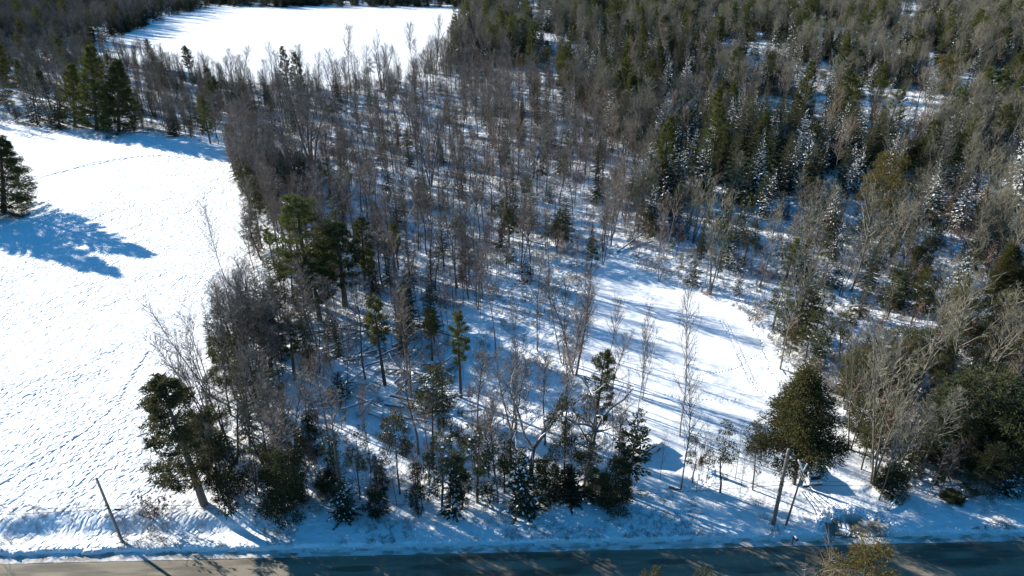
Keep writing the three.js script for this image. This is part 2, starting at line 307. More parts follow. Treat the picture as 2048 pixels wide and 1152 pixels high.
// spruce, fir and hemlock: layered drooping boughs of flat sprays; snow caught on the upper sides
function spruce(seed, o = {}) {
  const r = rng(seed), { h = 12, rad = 2.4, n = 150, low = .05, droop = .25, snow = 0, dense = 1, pow = .85, ragged = .35, spray = .3, leaf = [.036, .05, .02], tip = [.075, .088, .028], bark = [.085, .07, .058] } = o;
  const T = new GB(), C = new GB(), S = new GB();
  T.tube([[0, -.2, 0], [0, h * .4, 0], [0, h * .8, 0], [0, h, 0]], [h * .011 + .03, h * .008 + .02, .03, .008], 5, bark);
  for (let i = 0; i < n; i++) {
    const t = low + (1 - low) * Math.pow((i + r()) / n, 1.05), az = i * 2.39996 + r() * .6, len = Math.max(.22, rad * Math.pow(1 - t, pow) * (1 - ragged / 2 + ragged * r()) + .12);
    const el = -droop + t * .95 + (r() - .5) * .25, out = [Math.cos(az), 0, Math.sin(az)], sideDir = [-Math.sin(az), 0, Math.cos(az)], d = norm(add(out, [0, Math.sin(el), 0])), o0 = [0, t * h, 0], snowy = r() < .75;
    C.spike(o0, d, len * .95, .012 + len * .006, bark);
    const m = Math.max(4, Math.round(len / .085 * dense));
    for (let k = 0; k < m; k++) {
      const s = .12 + .88 * (k + r()) / m, sg = k % 2 ? 1 : -1, sag = -.1 * s * s * len + .06 * s, q = add(add(o0, d, len * s), [0, sag, 0]);
      const fd = norm(add(add(add(d, sideDir, sg * (1.15 - s * .8)), [0, -.12 - .2 * r(), 0]), rdir(r), .3)), up = norm(add([0, 1, 0], rdir(r), .5)), sd = norm(cross(fd, up)), L = spray * (.75 + .6 * r()) * (1.15 - .35 * s) * Math.min(1.25, .5 + len * .4), k0 = tint(leaf, r, .35);
      C.kite(q, fd, sd, L, L * .42, k0, s > .6 ? tint(tip, r, .3) : k0);
      if (snow && snowy && r() < snow) S.kite(add(q, [0, .05, 0]), fd, sd, L * 1.25, L * .75, [1, 1, 1]);
    }
  }
  return { trunk: T.build(), crown: C.build(), snow: snow ? S.build() : null, h, r: rad, mat: 'leaf' };
}
// pine: clear trunk, tiers of rising limbs that end in needle tufts
function pine(seed, o = {}) {
  const r = rng(seed), { h = 17, rad = 4.2, bole = .3, n = 60, nt = 26, blades = 10, blade = .4, leaf = [.06, .075, .018], tip = [.135, .14, .03], bark = [.10, .08, .065], gap = .12, flat = .15, round = .6, skirt = .55 } = o, T = new GB(), C = new GB();
  T.tube([[0, -.2, 0], [.05, h * .35, 0], [-.05, h * .7, .04], [0, h * .98, 0]], [h * .016 + .05, h * .012 + .04, h * .007 + .02, .02], 7, bark);
  for (let i = 0; i < n; i++) {
    const tier = Math.floor(i / 4) / Math.ceil(n / 4), t = bole + (.97 - bole) * tier + (r() - .5) * .03, az = i * 1.62 + r() * .9, u = (t - bole) / (1 - bole);
    if (r() < gap) continue;
    const len = rad * Math.max(.14, Math.pow(1 - u, round) * Math.min(1, skirt + u * 1.6)) * (.62 + .55 * r()), out = [Math.cos(az), 0, Math.sin(az)], sideDir = [-Math.sin(az), 0, Math.cos(az)];
    let d = norm(add(out, [0, flat + u * .75 + (r() - .5) * .2, 0])); const o0 = [0, t * h, 0], p1 = add(o0, d, len * .55); d = norm(add(d, [0, .22, 0])); const p2 = add(p1, d, len * .45);
    C.tube([o0, p1, p2], [.02 + len * .011, .015 + len * .005, .006], 3, bark);
    const m = Math.round(nt * 2 * (.4 + len / rad * .8));
    for (let k = 0; k < m; k++) {
      const s = .25 + .75 * Math.sqrt((k + r()) / m), w = (r() - .5) * len * .7 * (1.1 - s * .5), q = add(add(s < .55 ? add(o0, add(p1, o0, -1), s / .55) : add(p1, add(p2, p1, -1), (s - .55) / .45), sideDir, w), [(r() - .5) * .35, r() * .3 - .05 + Math.abs(w) * .1, (r() - .5) * .35]);
      const k0 = tint(leaf, r, .3), k1 = tint(tip, r, .3);
      for (let b = 0; b < blades / 2; b++) { const bd = norm(add(add(out, [0, .75, 0], 1), rdir(r), 2.0)), sd = norm(cross(bd, rdir(r))); C.kite(q, bd, sd, blade * (.7 + .5 * r()), blade * .16, k0, k1); }
    }
  }
  return { trunk: T.build(), crown: C.build(), h, r: rad, mat: 'leaf' };
}
// cedar: ragged egg of upswept flat sprays, browned by the winter on its lit side shoots
function cedar(seed, o = {}) {
  const r = rng(seed), { h = 9, rad = 1.9, low = .05, n = 200, m = 26, spray = .22, snow = .06, leaf = [.052, .056, .016], tip = [.13, .09, .022], bark = [.10, .078, .06], lobes = .5, top = .75 } = o, T = new GB(), C = new GB(), S = new GB();
  T.tube([[0, -.2, 0], [.06, h * .4, .04], [0, h * .93, 0]], [h * .014 + .04, h * .009 + .02, .015], 6, bark);
  for (let i = 0; i < n; i++) {
    const t = low + (.98 - low) * (i + r()) / n, az = i * 2.39996 + r(), u = (t - low) / (1 - low), lob = 1 - lobes + 2 * lobes * noise(Math.cos(az) * 1.7 + 9, t * 5 + Math.sin(az) * 1.7, seed);
    const len = Math.max(.2, rad * Math.min(1, .45 + u * 2.2) * Math.pow(1 - u, top) * 1.25 * lob * (.5 + .75 * r())), out = [Math.cos(az), 0, Math.sin(az)], sideDir = [-Math.sin(az), 0, Math.cos(az)], d = norm(add(out, [0, .25 + .6 * u + .3 * r(), 0])), o0 = [0, t * h - len * .12, 0];
    C.spike(o0, d, len, .02, bark);
    for (let k = 0; k < m; k++) {
      const s = .3 + .7 * Math.sqrt((k + r()) / m), q = add(add(add(o0, d, len * s), sideDir, (r() - .5) * len * .6), [0, (r() - .5) * .35 * len * .6, 0]);
      const fd = norm(add(add(out, [0, .45, 0]), rdir(r), 1.5)), sd = norm(cross(fd, rdir(r))), L = spray * (.65 + .8 * r()), k0 = tint(leaf, r, .4), brown = r() < .38;
      C.kite(q, fd, sd, L, L * .5, k0, brown ? tint(tip, r, .35) : k0);
      if (snow && r() < snow) S.kite(add(q, [0, .06, 0]), norm([fd[0], fd[1] * .3, fd[2]]), norm([sd[0], 0, sd[2] + .01]), L * .9, L * .6, [1, 1, 1]);
    }
  }
  return { trunk: T.build(), crown: C.build(), snow: snow ? S.build() : null, h, r: rad, mat: 'leaf' };
}
// ragged evergreen: separate flat boughs of spray held out on bare limbs, with gaps of sky between
function ragged(seed, o = {}) {
  const r = rng(seed), { h = 9, rad = 1.9, low = .3, clumps = 26, cr = .6, per = 170, spray = .2, snow = 0, flat = .5, round = true, leaf = [.045, .052, .018], tip = [.11, .085, .024], bark = [.1, .082, .066], brown = .25, wob = .12 } = o, T = new GB(), C = new GB(), S = new GB();
  const tp = [], tr = []; for (let i = 0; i <= 6; i++) { tp.push([(r() - .5) * wob * i * .5, -.2 + (h + .1) * i / 6, (r() - .5) * wob * i * .5]); tr.push((h * .011 + .04) * (1 - i / 6.6)); } T.tube(tp, tr, 6, bark);
  for (let i = 0; i < 8 * (low > .15 ? 1 : 0); i++) { const t = low * (.3 + .7 * r()), a = r() * 6.28; T.spike([0, t * h, 0], norm([Math.cos(a), .1, Math.sin(a)]), .5 + r(), .02, bark); }
  for (let i = 0; i < clumps; i++) {
    const u = (i + r() * .9) / clumps, t = low + (.97 - low) * u, pr = round ? Math.sqrt(Math.max(.07, 1 - ((u - .36) / .68) ** 2)) : Math.max(.1, Math.min(.55 + u * 3, Math.pow(1.03 - u, .8))), az = i * 2.4 + r() * 1.3, dist = rad * pr * (.1 + .85 * Math.sqrt(r())), out = [Math.cos(az), 0, Math.sin(az)];
    const R = cr * (.65 + .75 * r()) * (.55 + .45 * pr), c = [out[0] * dist, t * h, out[2] * dist], o0 = [0, Math.max(.1, t * h - dist * (.15 + .5 * r())), 0], ax = add(c, o0, -1);
    C.spike(o0, norm(ax), Math.hypot(...ax) + .1, .02 + dist * .012, bark);
    const m = Math.round(per * 1.4 * R * R / cr / cr);
    for (let k = 0; k < m; k++) {
      const d = rdir(r), f = R * (.35 + .7 * r()), q = [c[0] + d[0] * f, c[1] + d[1] * f * flat - .12 * f * (d[0] * out[0] + d[2] * out[2]), c[2] + d[2] * f];
      const fd = norm(add(add([d[0], d[1] * .4, d[2]], out, .55), rdir(r), .8)), sd = norm(cross(fd, norm(add([0, 1, 0], rdir(r), .9)))), L = spray * (.6 + .9 * r()), k0 = tint(leaf, r, .4);
      C.kite(q, fd, sd, L, L * .27, k0, r() < brown + .3 * (d[1] > .3) ? tint(tip, r, .35) : k0);
      if (snow && d[1] > .45 && r() < snow) S.kite([q[0], q[1] + .04, q[2]], norm([fd[0], fd[1] * .2, fd[2]]), norm([-fd[2], 0, fd[0]]), L * 1.1, L * .7, [1, 1, 1]);
    }
  }
  return { trunk: T.build(), crown: C.build(), snow: S.p.length ? S.build() : null, h, r: rad + cr * .45, mat: 'leaf' };
}
function sapling(seed, o = {}) {
  const r = rng(seed), { h = 6, n = 26, bark = [.10, .08, .068], twig = [.15, .12, .105], leaves = 0, leafCol = [.17, .085, .04] } = o, T = new GB(), C = new GB();
  const top = [(r() - .5) * .5, h, (r() - .5) * .5], midp = [(r() - .5) * .2, h * .5, (r() - .5) * .2];
  T.tube([[0, -.1, 0], midp, top], [.035 + h * .002, .026, .006], 4, bark);
  for (let i = 0; i < n; i++) {
    const t = .25 + .75 * (i + r()) / n, o0 = t < .5 ? [midp[0] * t * 2, t * h, midp[2] * t * 2] : add(midp, add(top, midp, -1), t * 2 - 1), a = i * 2.4 + r(), d = norm([Math.cos(a), 1 + r(), Math.sin(a)]), L = h * .2 * (1.15 - t) * (.6 + r()) + .3;
    C.spike(o0, d, L, .012, tint(twig, r, .3));
    for (let k = 0; k < 6; k++) { const q = add(o0, d, L * (.3 + .7 * r())), e = norm(add(add(d, rdir(r), 1.1), [0, .2, 0])); C.spike(q, e, .3 + .6 * r(), .0125, tint(twig, r, .3)); if (r() < leaves) for (let b = 0; b < 3; b++) C.kite(add(q, e, .15 * b), rdir(r), rdir(r), .16, .09, tint(leafCol, r, .3)); }
  }
  return { trunk: T.build(), crown: C.build(), h, r: h * .18, mat: 'twig' };
}
function shrub(seed, o = {}) {
  const r = rng(seed), { h = 2.2, stems = 11, twig = [.15, .12, .1], snow = 0, leaves = 0, leafCol = [.15, .08, .04] } = o, C = new GB(), T = new GB(), S = new GB();
  for (let i = 0; i < stems; i++) {
    const a = i * 2.4 + r(), d = norm([Math.cos(a) * (.3 + r() * .7), 1, Math.sin(a) * (.3 + r() * .7)]), L = h * (.6 + .5 * r()), o0 = [Math.cos(a) * .12, -.1, Math.sin(a) * .12];
    T.spike(o0, d, L, .022, tint(twig, r));
    for (let k = 0; k < 7; k++) {
      const q = add(o0, d, L * (.3 + .7 * (k + r()) / 7)), e = norm(add(add(d, rdir(r), 1.2), [0, .2, 0])), l = h * .3 * (.5 + r());
      C.spike(q, e, l, .015, tint(twig, r, .3));
      for (let w = 0; w < 3; w++) { const qq = add(q, e, l * (.3 + .7 * r())), f = norm(add(e, rdir(r), 1.1)); C.spike(qq, f, .22 + .35 * r(), .011, tint(twig, r, .3)); if (r() < leaves) for (let b = 0; b < 3; b++) C.kite(qq, rdir(r), rdir(r), .16, .1, tint(leafCol, r, .35)); }
      if (r() < snow) S.kite(add(q, [0, .03, 0]), norm([e[0], e[1] * .3, e[2]]), norm([-e[2], .1, e[0]]), l * .8, .13, [1, 1, 1]);
    }
  }
  return { trunk: T.build(), crown: C.build(), snow: snow ? S.build() : null, h, r: h * .6, mat: 'twig' };
}

const greyT = [.205, .183, .155], redT = [.22, .165, .125], oliveT = [.2, .185, .13];
const K = {
  hw: [hardwood(1, { twig: greyT }), hardwood(2, { twig: redT, bole: .5, spread: .19 }), hardwood(3, { twig: greyT, stems: 2, bole: .4 }), hardwood(4, { twig: redT, bole: .45, spread: .21, n1: 30 }), hardwood(5, { twig: greyT, bole: .3, spread: .22 }), hardwood(6, { twig: redT, bole: .55, spread: .18, r0: .1 })],
  hwo: [hardwood(11, { twig: oliveT, bole: .3, spread: .29, n1: 30, bark: [.13, .118, .092] }), hardwood(12, { twig: oliveT, stems: 3, bole: .28, n1: 34, bark: [.13, .118, .092] }), hardwood(13, { twig: oliveT, bole: .35, spread: .2, bark: [.125, .112, .088] }), hardwood(14, { twig: [.165, .155, .125], stems: 2, bole: .3, n1: 30, bark: [.12, .108, .084] })],
  birch: [hardwood(21, { twig: [.18, .14, .12], bark: [.2, .175, .155], spread: .21, bole: .25, n1: 30, r0: .1 }), hardwood(22, { twig: [.18, .14, .12], bark: [.2, .175, .155], stems: 3, spread: .2, bole: .25, n1: 34, r0: .11 })],
  fan: [hardwood(31, { stems: 4, bole: .22, spread: .21, n1: 46, up: 1.3, r0: .22, twig: greyT }), hardwood(32, { stems: 3, bole: .25, spread: .2, n1: 42, r0: .2, up: 1.1, twig: [.12, .105, .09] })],
  oak: [oak(41), oak(44, { limbs: 8, fork: .42, reach: .33 })],
  sp: [spruce(51), spruce(52, { rad: 1.9, n: 130 }), spruce(53, { rad: 2.8, n: 170, ragged: .5 }), spruce(54, { rad: 2.1, low: .18, n: 130, dense: .8, leaf: [.05, .055, .022] }), spruce(55, { rad: 2.2, ragged: .6, pow: .6, leaf: [.05, .058, .02], tip: [.1, .1, .028] })],
  sps: [spruce(61, { snow: .16, rad: 2.6 }), spruce(62, { snow: .26, rad: 2.9, n: 150 }), spruce(63, { snow: .1, rad: 2.2 })],
  hem: [spruce(71, { h: 10, rad: 2.5, n: 75, low: .1, droop: .1, dense: .75, ragged: .7, pow: .6, spray: .42, snow: .06, leaf: [.04, .05, .022], tip: [.07, .075, .028] }), spruce(72, { h: 10, rad: 2.2, n: 60, low: .3, droop: .1, dense: .7, ragged: .8, pow: .5, spray: .42, leaf: [.04, .05, .022], tip: [.075, .075, .028] })],
  pine: [pine(81), pine(82, { rad: 3.7, bole: .12, n: 76 }), pine(83, { rad: 3.4, bole: .3, n: 54, leaf: [.048, .06, .018], tip: [.095, .1, .026] })],
  young: [pine(91, { h: 11, rad: 1.9, bole: .5, n: 34, nt: 22, blade: .36, gap: .2, leaf: [.095, .095, .022], tip: [.19, .17, .04], round: .5 }), pine(92, { h: 11, rad: 1.8, bole: .42, n: 34, nt: 20, blade: .36, gap: .2, leaf: [.085, .1, .024], tip: [.17, .175, .04] })],
  red: [pine(95, { h: 14, rad: 3.2, bole: .2, n: 96, nt: 24, blades: 11, blade: .36, leaf: [.05, .056, .022], tip: [.10, .092, .034], gap: .15, bark: [.13, .11, .095] })],
  cd: [ragged(101, { low: .12, clumps: 40 }), ragged(102, { rad: 2.3, low: .2, clumps: 44, cr: .7 }), ragged(103, { low: .5, rad: 1.8, clumps: 26, cr: .7 }), ragged(104, { rad: 1.5, low: .1, clumps: 34, cr: .5, round: false })],
  cdo: [ragged(111, { h: 11, rad: 2.8, low: .1, clumps: 70, cr: .85, per: 220, leaf: [.075, .072, .018], tip: [.19, .13, .028], brown: .45 }), ragged(112, { h: 11, rad: 3.3, low: .06, clumps: 85, cr: .9, per: 220, leaf: [.08, .072, .018], tip: [.2, .13, .028], brown: .5 })],
  top: [ragged(113, { h: 9, rad: 1.7, low: .45, clumps: 24, cr: .65, per: 190, leaf: [.07, .064, .02], tip: [.17, .11, .03], brown: .4, snow: .03 })],
  big: [ragged(121, { h: 14, rad: 4.8, low: .29, clumps: 210, cr: 1.08, per: 240, spray: .23, flat: .5, round: false, leaf: [.046, .05, .016], tip: [.13, .095, .025], brown: .3, wob: .3 })],
  lone: [pine(86, { h: 17, rad: 4.6, bole: .01, n: 170, nt: 26, gap: 0, round: .75, skirt: 1, flat: .02, leaf: [.045, .06, .018], tip: [.09, .1, .028] }), pine(87, { h: 17, rad: 4.2, bole: .04, n: 120, nt: 26, gap: .05, round: .6, skirt: .85 })],
  dark: [ragged(131, { h: 6, rad: 2.1, low: .02, clumps: 46, cr: .85, per: 260, leaf: [.036, .045, .017], tip: [.065, .07, .022] }), ragged(132, { h: 6, rad: 1.5, low: .03, clumps: 34, cr: .7, per: 210, leaf: [.038, .047, .017], tip: [.075, .075, .024], wob: .3 }), spruce(133, { h: 6, rad: 1.6, n: 120, low: .02, ragged: .8, pow: .7, snow: .1 }), ragged(134, { h: 7, rad: 1.3, low: .16, clumps: 22, cr: .6, per: 190, leaf: [.03, .038, .016], tip: [.06, .06, .02], wob: .35 }), spruce(136, { h: 6, rad: 2, n: 150, low: .01, ragged: .7, pow: .6, dense: 1.3, leaf: [.026, .036, .016], tip: [.045, .055, .02] })],
  spin: [ragged(135, { h: 9, rad: 1.7, low: .34, clumps: 18, cr: .6, per: 150, leaf: [.05, .06, .02], tip: [.1, .1, .03], wob: .3 }), ragged(136, { h: 9, rad: 1.5, low: .25, clumps: 26, cr: .5, per: 150, leaf: [.056, .07, .026], tip: [.1, .11, .036], wob: .25, snow: .03 }), ragged(137, { h: 9, rad: 2, low: .42, clumps: 22, cr: .7, per: 170, leaf: [.04, .046, .017], tip: [.1, .08, .024], wob: .3 })],
  sbush: [spruce(191, { h: 5, rad: 1.8, n: 90, low: .03, ragged: .7, pow: .55, droop: .05, spray: .26, snow: .2, leaf: [.045, .058, .03], tip: [.075, .088, .04] }), spruce(192, { h: 5, rad: 1.5, n: 70, low: .05, ragged: .8, pow: .5, droop: .05, spray: .26, snow: .16, leaf: [.055, .062, .028], tip: [.09, .095, .035] }), spruce(193, { h: 5, rad: 2.1, n: 100, low: .02, ragged: .6, pow: .6, droop: .1, spray: .28, snow: .3 })],
  sa: [sapling(141), sapling(142, { h: 7, twig: redT }), sapling(143, { h: 5, twig: redT }), sapling(144, { h: 8, n: 22, twig: greyT }), sapling(145, { h: 5, twig: [.15, .09, .06], leaves: .25 })],
  sh: [shrub(151), shrub(152, { twig: redT, h: 2.6 }), shrub(153, { snow: .35 }), shrub(154, { twig: oliveT, h: 2.8, snow: .15, stems: 14 })],
  leafy: [shrub(161, { leaves: .8, h: 2.4, leafCol: [.16, .075, .045], stems: 14 })],
};
K.hwf = [hardwood(171, { twig: greyT, n1: 26, n2: 6, n3: 4, twigR: .014, thin: 1.3 }), hardwood(172, { twig: redT, n1: 26, n2: 6, n3: 4, twigR: .014, spread: .21, thin: 1.3 }), hardwood(173, { twig: oliveT, n1: 34, n2: 6, n3: 5, twigR: .014, spread: .23, bole: .3, thin: 1.4, bark: [.13, .118, .092] })];
K.spf = [spruce(181, { n: 90, spray: .55, dense: .7 }), spruce(182, { n: 90, spray: .55, dense: .7, snow: .15 }), spruce(183, { n: 80, rad: 2.9, spray: .6, dense: .6, leaf: [.045, .055, .026] })];
K.pnf = [pine(184, { n: 44, nt: 12, blades: 8, blade: .7 }), cedar(185, { h: 11, rad: 3, n: 130, m: 14, spray: .5, leaf: [.06, .062, .02] })];

const NAMES = { hw: 'bare_hardwood_tree', hwo: 'bare_hardwood_tree', fan: 'bare_hardwood_tree', birch: 'birch_tree', oak: 'oak_tree', sp: 'spruce_tree', sps: 'spruce_tree', hem: 'hemlock_tree', pine: 'pine_tree', young: 'pine_tree', red: 'pine_tree', cd: 'cedar_tree', cdo: 'cedar_tree', big: 'cedar_tree', top: 'cedar_tree', lone: 'pine_tree', spin: 'hemlock_tree', dark: 'evergreen_bush', sbush: 'evergreen_bush', sa: 'sapling', sh: 'shrub', leafy: 'shrub' };
const protos = new Map();
function plant(kind, vi, label, category, group, x, y, z, turn, sx, sy, lean = [0, 0]) {
  const k = K[kind][vi % K[kind].length]; let p = protos.get(k);
  if (!p) {
    p = new THREE.Group();
    part('trunk', k.trunk, M.bark, p); part('crown', k.crown, M[k.mat], p); if (k.snow) part('snow_load', k.snow, M.load, p).userData.kind = 'stuff';
    protos.set(k, p);
  }
  const g = p.clone(); g.name = numbered(NAMES[kind]); tag(g, label, category, group);
  g.position.set(x, y, z); g.scale.set(sx, sy, sx);
  const q = new THREE.Quaternion().setFromAxisAngle(new THREE.Vector3(lean[1], 0, -lean[0]).normalize(), Math.hypot(...lean));
  g.quaternion.copy(Math.hypot(...lean) > 1e-4 ? q : new THREE.Quaternion()).multiply(new THREE.Quaternion().setFromAxisAngle(new THREE.Vector3(0, 1, 0), turn));
  scene.add(g); return g;
}
const heroes = [];
let hseed = 900;
// a tree set where its foot shows in the photograph, as tall as its top shows, and about w pixels wide
function hero(kind, vi, [bx, by], [tx, ty], w, label, category, turn) {
  const b = G(bx, by), [rx, dn, fw] = ray(tx, ty), s = -b.z / fw, top = H - s * dn, h = top - b.y, dx = s * rx - b.x, k = K[kind][vi % K[kind].length];
  const r = rng(hseed++), [, , dep] = P(b.x, h / 2, b.z), sy = h / k.h, sx = w ? w * dep / F / (2 * k.r) : Math.pow(sy, .8);
  heroes.push({ x: b.x, z: b.z, r: w ? Math.min(2.4, w * dep / F * .25) : 1.2 });
  return plant(kind, vi, label, category, null, b.x, b.y, b.z, turn ?? r() * 6.28, sx, sy, [clamp(Math.atan2(dx, h), -.35, .35), (r() - .5) * .04]);
}

// ---------------------------------------------------------------- trees that the photograph lets you point at
const T_ = (kind, vi, base, top, w, label, cat) => hero(kind, vi, base, top, w, label, cat ?? NAMES[kind].replace(/_/g, ' ').replace('bare hardwood tree', 'bare tree').replace(/ tree$/, ' tree'));
// left snow field and its edges
T_('lone', 0, [8, 424], [0, 266], 150, 'dark pine standing alone on the left snow field, long blue shadow beside it');
T_('lone', 0, [-85, 436], [-120, 250], 150, 'pine at the left border whose boughs join the lone field pine');
T_('pine', 0, [-190, 395], [-240, 210], 160, 'pine far out on the left snow field beyond the lone pine');
T_('lone', 1, [194, 260], [180, 84], 92, 'tallest green pine in the clump at the back of the left field');
T_('lone', 1, [150, 252], [142, 120], 74, 'yellow-green pine on the left side of the clump behind the left field');
T_('lone', 0, [238, 264], [234, 112], 96, 'dark broad pine on the right side of the clump behind the left field');
T_('lone', 1, [-5, 205], [0, 72], 76, 'green pine cut by the left border beside the dark wood');
T_('sp', 0, [75, 250], [58, 140], 52, 'dark spruce left of the green pine clump behind the left field');
T_('sp', 2, [118, 258], [112, 165], 50, 'squat spruce directly left of the yellow-green pine');
T_('sp', 0, [332, 165], [320, 95], 36, 'dark spruce in front of the left end of the far snow field');
T_('sp', 1, [402, 168], [395, 106], 34, 'dark spruce before the middle of the far snow field');
T_('sp', 1, [441, 176], [436, 122], 28, 'small dark spruce right of its twin before the far snow field');
T_('sp', 3, [712, 190], [708, 100], 30, 'slim spruce among bare trees in front of the far field');
T_('sp', 0, [545, 275], [538, 170], 44, 'single dark spruce at the left of the middle wood, below the far field');
// bare row against the far field
for (const [i, [bx, by, ty, lab]] of [[488, 172, 92, 'first slight bare tree from the left in the row against the far field'], [560, 178, 88, 'bare tree with feathery top in the row against the far field, left of centre'], [600, 172, 95, 'leaning bare tree in the row against the far field near its centre'], [700, 185, 56, 'tall round-topped bare tree in the row against the far field'], [765, 180, 60, 'wide bare tree second from the tall round-topped one against the far field'], [830, 182, 48, 'bare tree at the right third of the row against the far field'], [872, 175, 34, 'forked bare tree at the right corner of the far field'], [935, 160, 14, 'bare tree at the far right end of the far field']].entries())
  T_(i % 3 === 1 ? 'fan' : 'hw', i, [bx, by], [bx - 4, ty], 46, lab, 'bare tree');
T_('fan', 0, [625, 332], [600, 146], 92, 'broad fan-shaped bare tree right of the single spruce, below the far field', 'bare tree');
T_('fan', 1, [862, 372], [850, 205], 60, 'bare tree with several stems in the upper middle wood', 'bare tree');
// left wood
T_('pine', 0, [622, 610], [590, 388], 205, 'large olive pine rising above the left wood');
T_('pine', 2, [690, 612], [672, 440], 140, 'darker pine pressed against the right of the large olive pine');
T_('pine', 2, [640, 640], [620, 520], 120, 'brownish low pine under the large olive pine');
T_('sp', 0, [512, 400], [497, 318], 40, 'narrow dark spruce at the upper corner of the left wood');
T_('sp', 3, [522, 520], [478, 402], 46, 'greyish spruce at the field edge of the left wood');
T_('cd', 0, [500, 735], [480, 590], 56, 'olive cedar with dark pointed top at the left wood edge');
T_('cd', 0, [548, 760], [528, 620], 62, 'olive cedar right of the pointed cedar at the left wood edge');
T_('sp', 1, [428, 720], [402, 596], 34, 'thin dark spruce leaning over the left field');
T_('sp', 1, [470, 640], [455, 540], 30, 'thin spruce above the pointed cedar on the left wood edge');
T_('birch', 0, [400, 760], [262, 600], 70, 'bare birch leaning far out over the left snow field', 'birch tree');
T_('birch', 1, [420, 790], [345, 630], 90, 'bare birch with three stems beside the leaning birch', 'birch tree');
T_('birch', 0, [452, 560], [402, 410], 60, 'pale birch at the middle of the left field edge', 'birch tree');
T_('hw', 4, [462, 830], [440, 640], 90, 'dense grey bare tree behind the roadside red pine', 'bare tree');
T_('hw', 4, [545, 850], [530, 690], 120, 'wide grey bare tree above the dark roadside bushes', 'bare tree');
T_('red', 0, [408, 1008], [318, 752], 205, 'leaning brown-green pine at the roadside corner of the left field');
T_('hw', 0, [400, 905], [352, 740], 60, 'dark bare tree right behind the leaning roadside pine', 'bare tree');
T_('cd', 1, [450, 870], [418, 735], 60, 'cedar tucked between bare trees above the roadside pine');
T_('young', 0, [770, 770], [744, 595], 66, 'young yellow-topped pine left of the fallen poles');
T_('sp', 3, [808, 725], [802, 625], 36, 'thin spruce right of the yellow-topped pine');
T_('young', 1, [922, 795], [914, 615], 58, 'young lime-green pine on a bare thin trunk near the middle');
T_('sp', 1, [865, 600], [858, 508], 34, 'pointed little spruce in the middle wood above the lime-green pine');
T_('sp', 1, [925, 560], [922, 505], 26, 'small spruce beside a dark trunk in the middle wood');
T_('sp', 3, [822, 600], [812, 452], 44, 'brown-green spruce on a long bare trunk, middle wood');
// middle trunks on the shaded snow
T_('hw', 5, [992, 716], [985, 498], 74, 'straight grey bare tree on the shaded snow, leftmost of the tall ones', 'bare tree');
T_('hw', 0, [1075, 702], [1070, 505], 66, 'slim bare tree second from the left on the shaded snow', 'bare tree');
T_('hw', 2, [1125, 727], [1112, 530], 80, 'bare tree that forks into a V on the shaded snow', 'bare tree');
T_('fan', 1, [1150, 750], [1158, 530], 90, 'bare tree with bundled upright stems at the left edge of the clearing', 'bare tree');
T_('birch', 0, [1034, 752], [1020, 580], 44, 'crooked thin bare tree between the two slim trunks', 'bare tree');
T_('hw', 0, [912, 590], [903, 430], 66, 'dark-trunked bare tree deep in the middle wood', 'bare tree');
T_('hw', 1, [778, 532], [770, 395], 50, 'dark-trunked bare tree left in the middle wood', 'bare tree');
T_('hw', 2, [1205, 530], [1222, 395], 60, 'leaning bare tree at the upper left corner of the clearing', 'bare tree');
T_('birch', 1, [1318, 563], [1330, 380], 62, 'clump of upright birch stems at the back of the clearing', 'birch tree');
T_('hwo', 1, [1420, 588], [1440, 372], 110, 'spreading bare tree with two trunks behind the clearing', 'bare tree');
T_('hwo', 2, [1518, 575], [1560, 420], 70, 'slanting bare tree behind the clearing with a cedar at its side', 'bare tree');
T_('hwo', 0, [1703, 582], [1768, 372], 120, 'tall bare tree with several leaning trunks right of centre', 'bare tree');
T_('hwo', 3, [1782, 578], [1842, 400], 70, 'long slanting bare trunk right of the tall leaning trunks', 'bare tree');
T_('hwo', 0, [1560, 738], [1592, 500], 110, 'bare tree with a thick dark trunk at the right rim of the clearing', 'bare tree');
T_('birch', 0, [1360, 872], [1402, 590], 96, 'slender birch standing in the open clearing', 'birch tree');
T_('birch', 0, [1275, 832], [1308, 618], 52, 'thin birch at the left of the open clearing', 'birch tree');
T_('hw', 0, [1362, 978], [1385, 770], 88, 'small bare tree at the front of the clearing, between two cedars', 'bare tree');
// slender trees across the near side of the clearing
for (const [kind, vi, bx, by, tx, ty, w, lab] of [['sa', 3, 1392, 985, 1412, 850, 44, 'thin sapling right of the small bare tree at the front of the clearing'], ['sa', 0, 1412, 970, 1426, 872, 36, 'slight sapling beside the tan wooden board'], ['birch', 0, 1222, 930, 1238, 770, 56, 'crooked thin birch between the forked oak and the hemlock'], ['sa', 1, 1320, 960, 1332, 870, 40, 'reddish sapling in front of the snow-buried vehicle'], ['spin', 0, 1385, 965, 1396, 868, 46, 'sparse evergreen sapling left of the tan wooden board'], ['sa', 3, 1470, 960, 1486, 850, 44, 'thin sapling between two airy evergreens left of the biggest cedar'], ['birch', 1, 1285, 800, 1300, 640, 50, 'twin-stemmed thin birch left in the open clearing'], ['hw', 5, 1212, 770, 1224, 600, 56, 'slim bare tree on the left rim of the clearing'], ['sa', 0, 1480, 985, 1492, 905, 34, 'little sapling on the snow left of the thick utility pole']])
  T_(kind, vi, [bx, by], [tx, ty], w, lab, { sa: 'sapling', birch: 'birch tree', hw: 'bare tree', spin: 'evergreen tree' }[kind]);
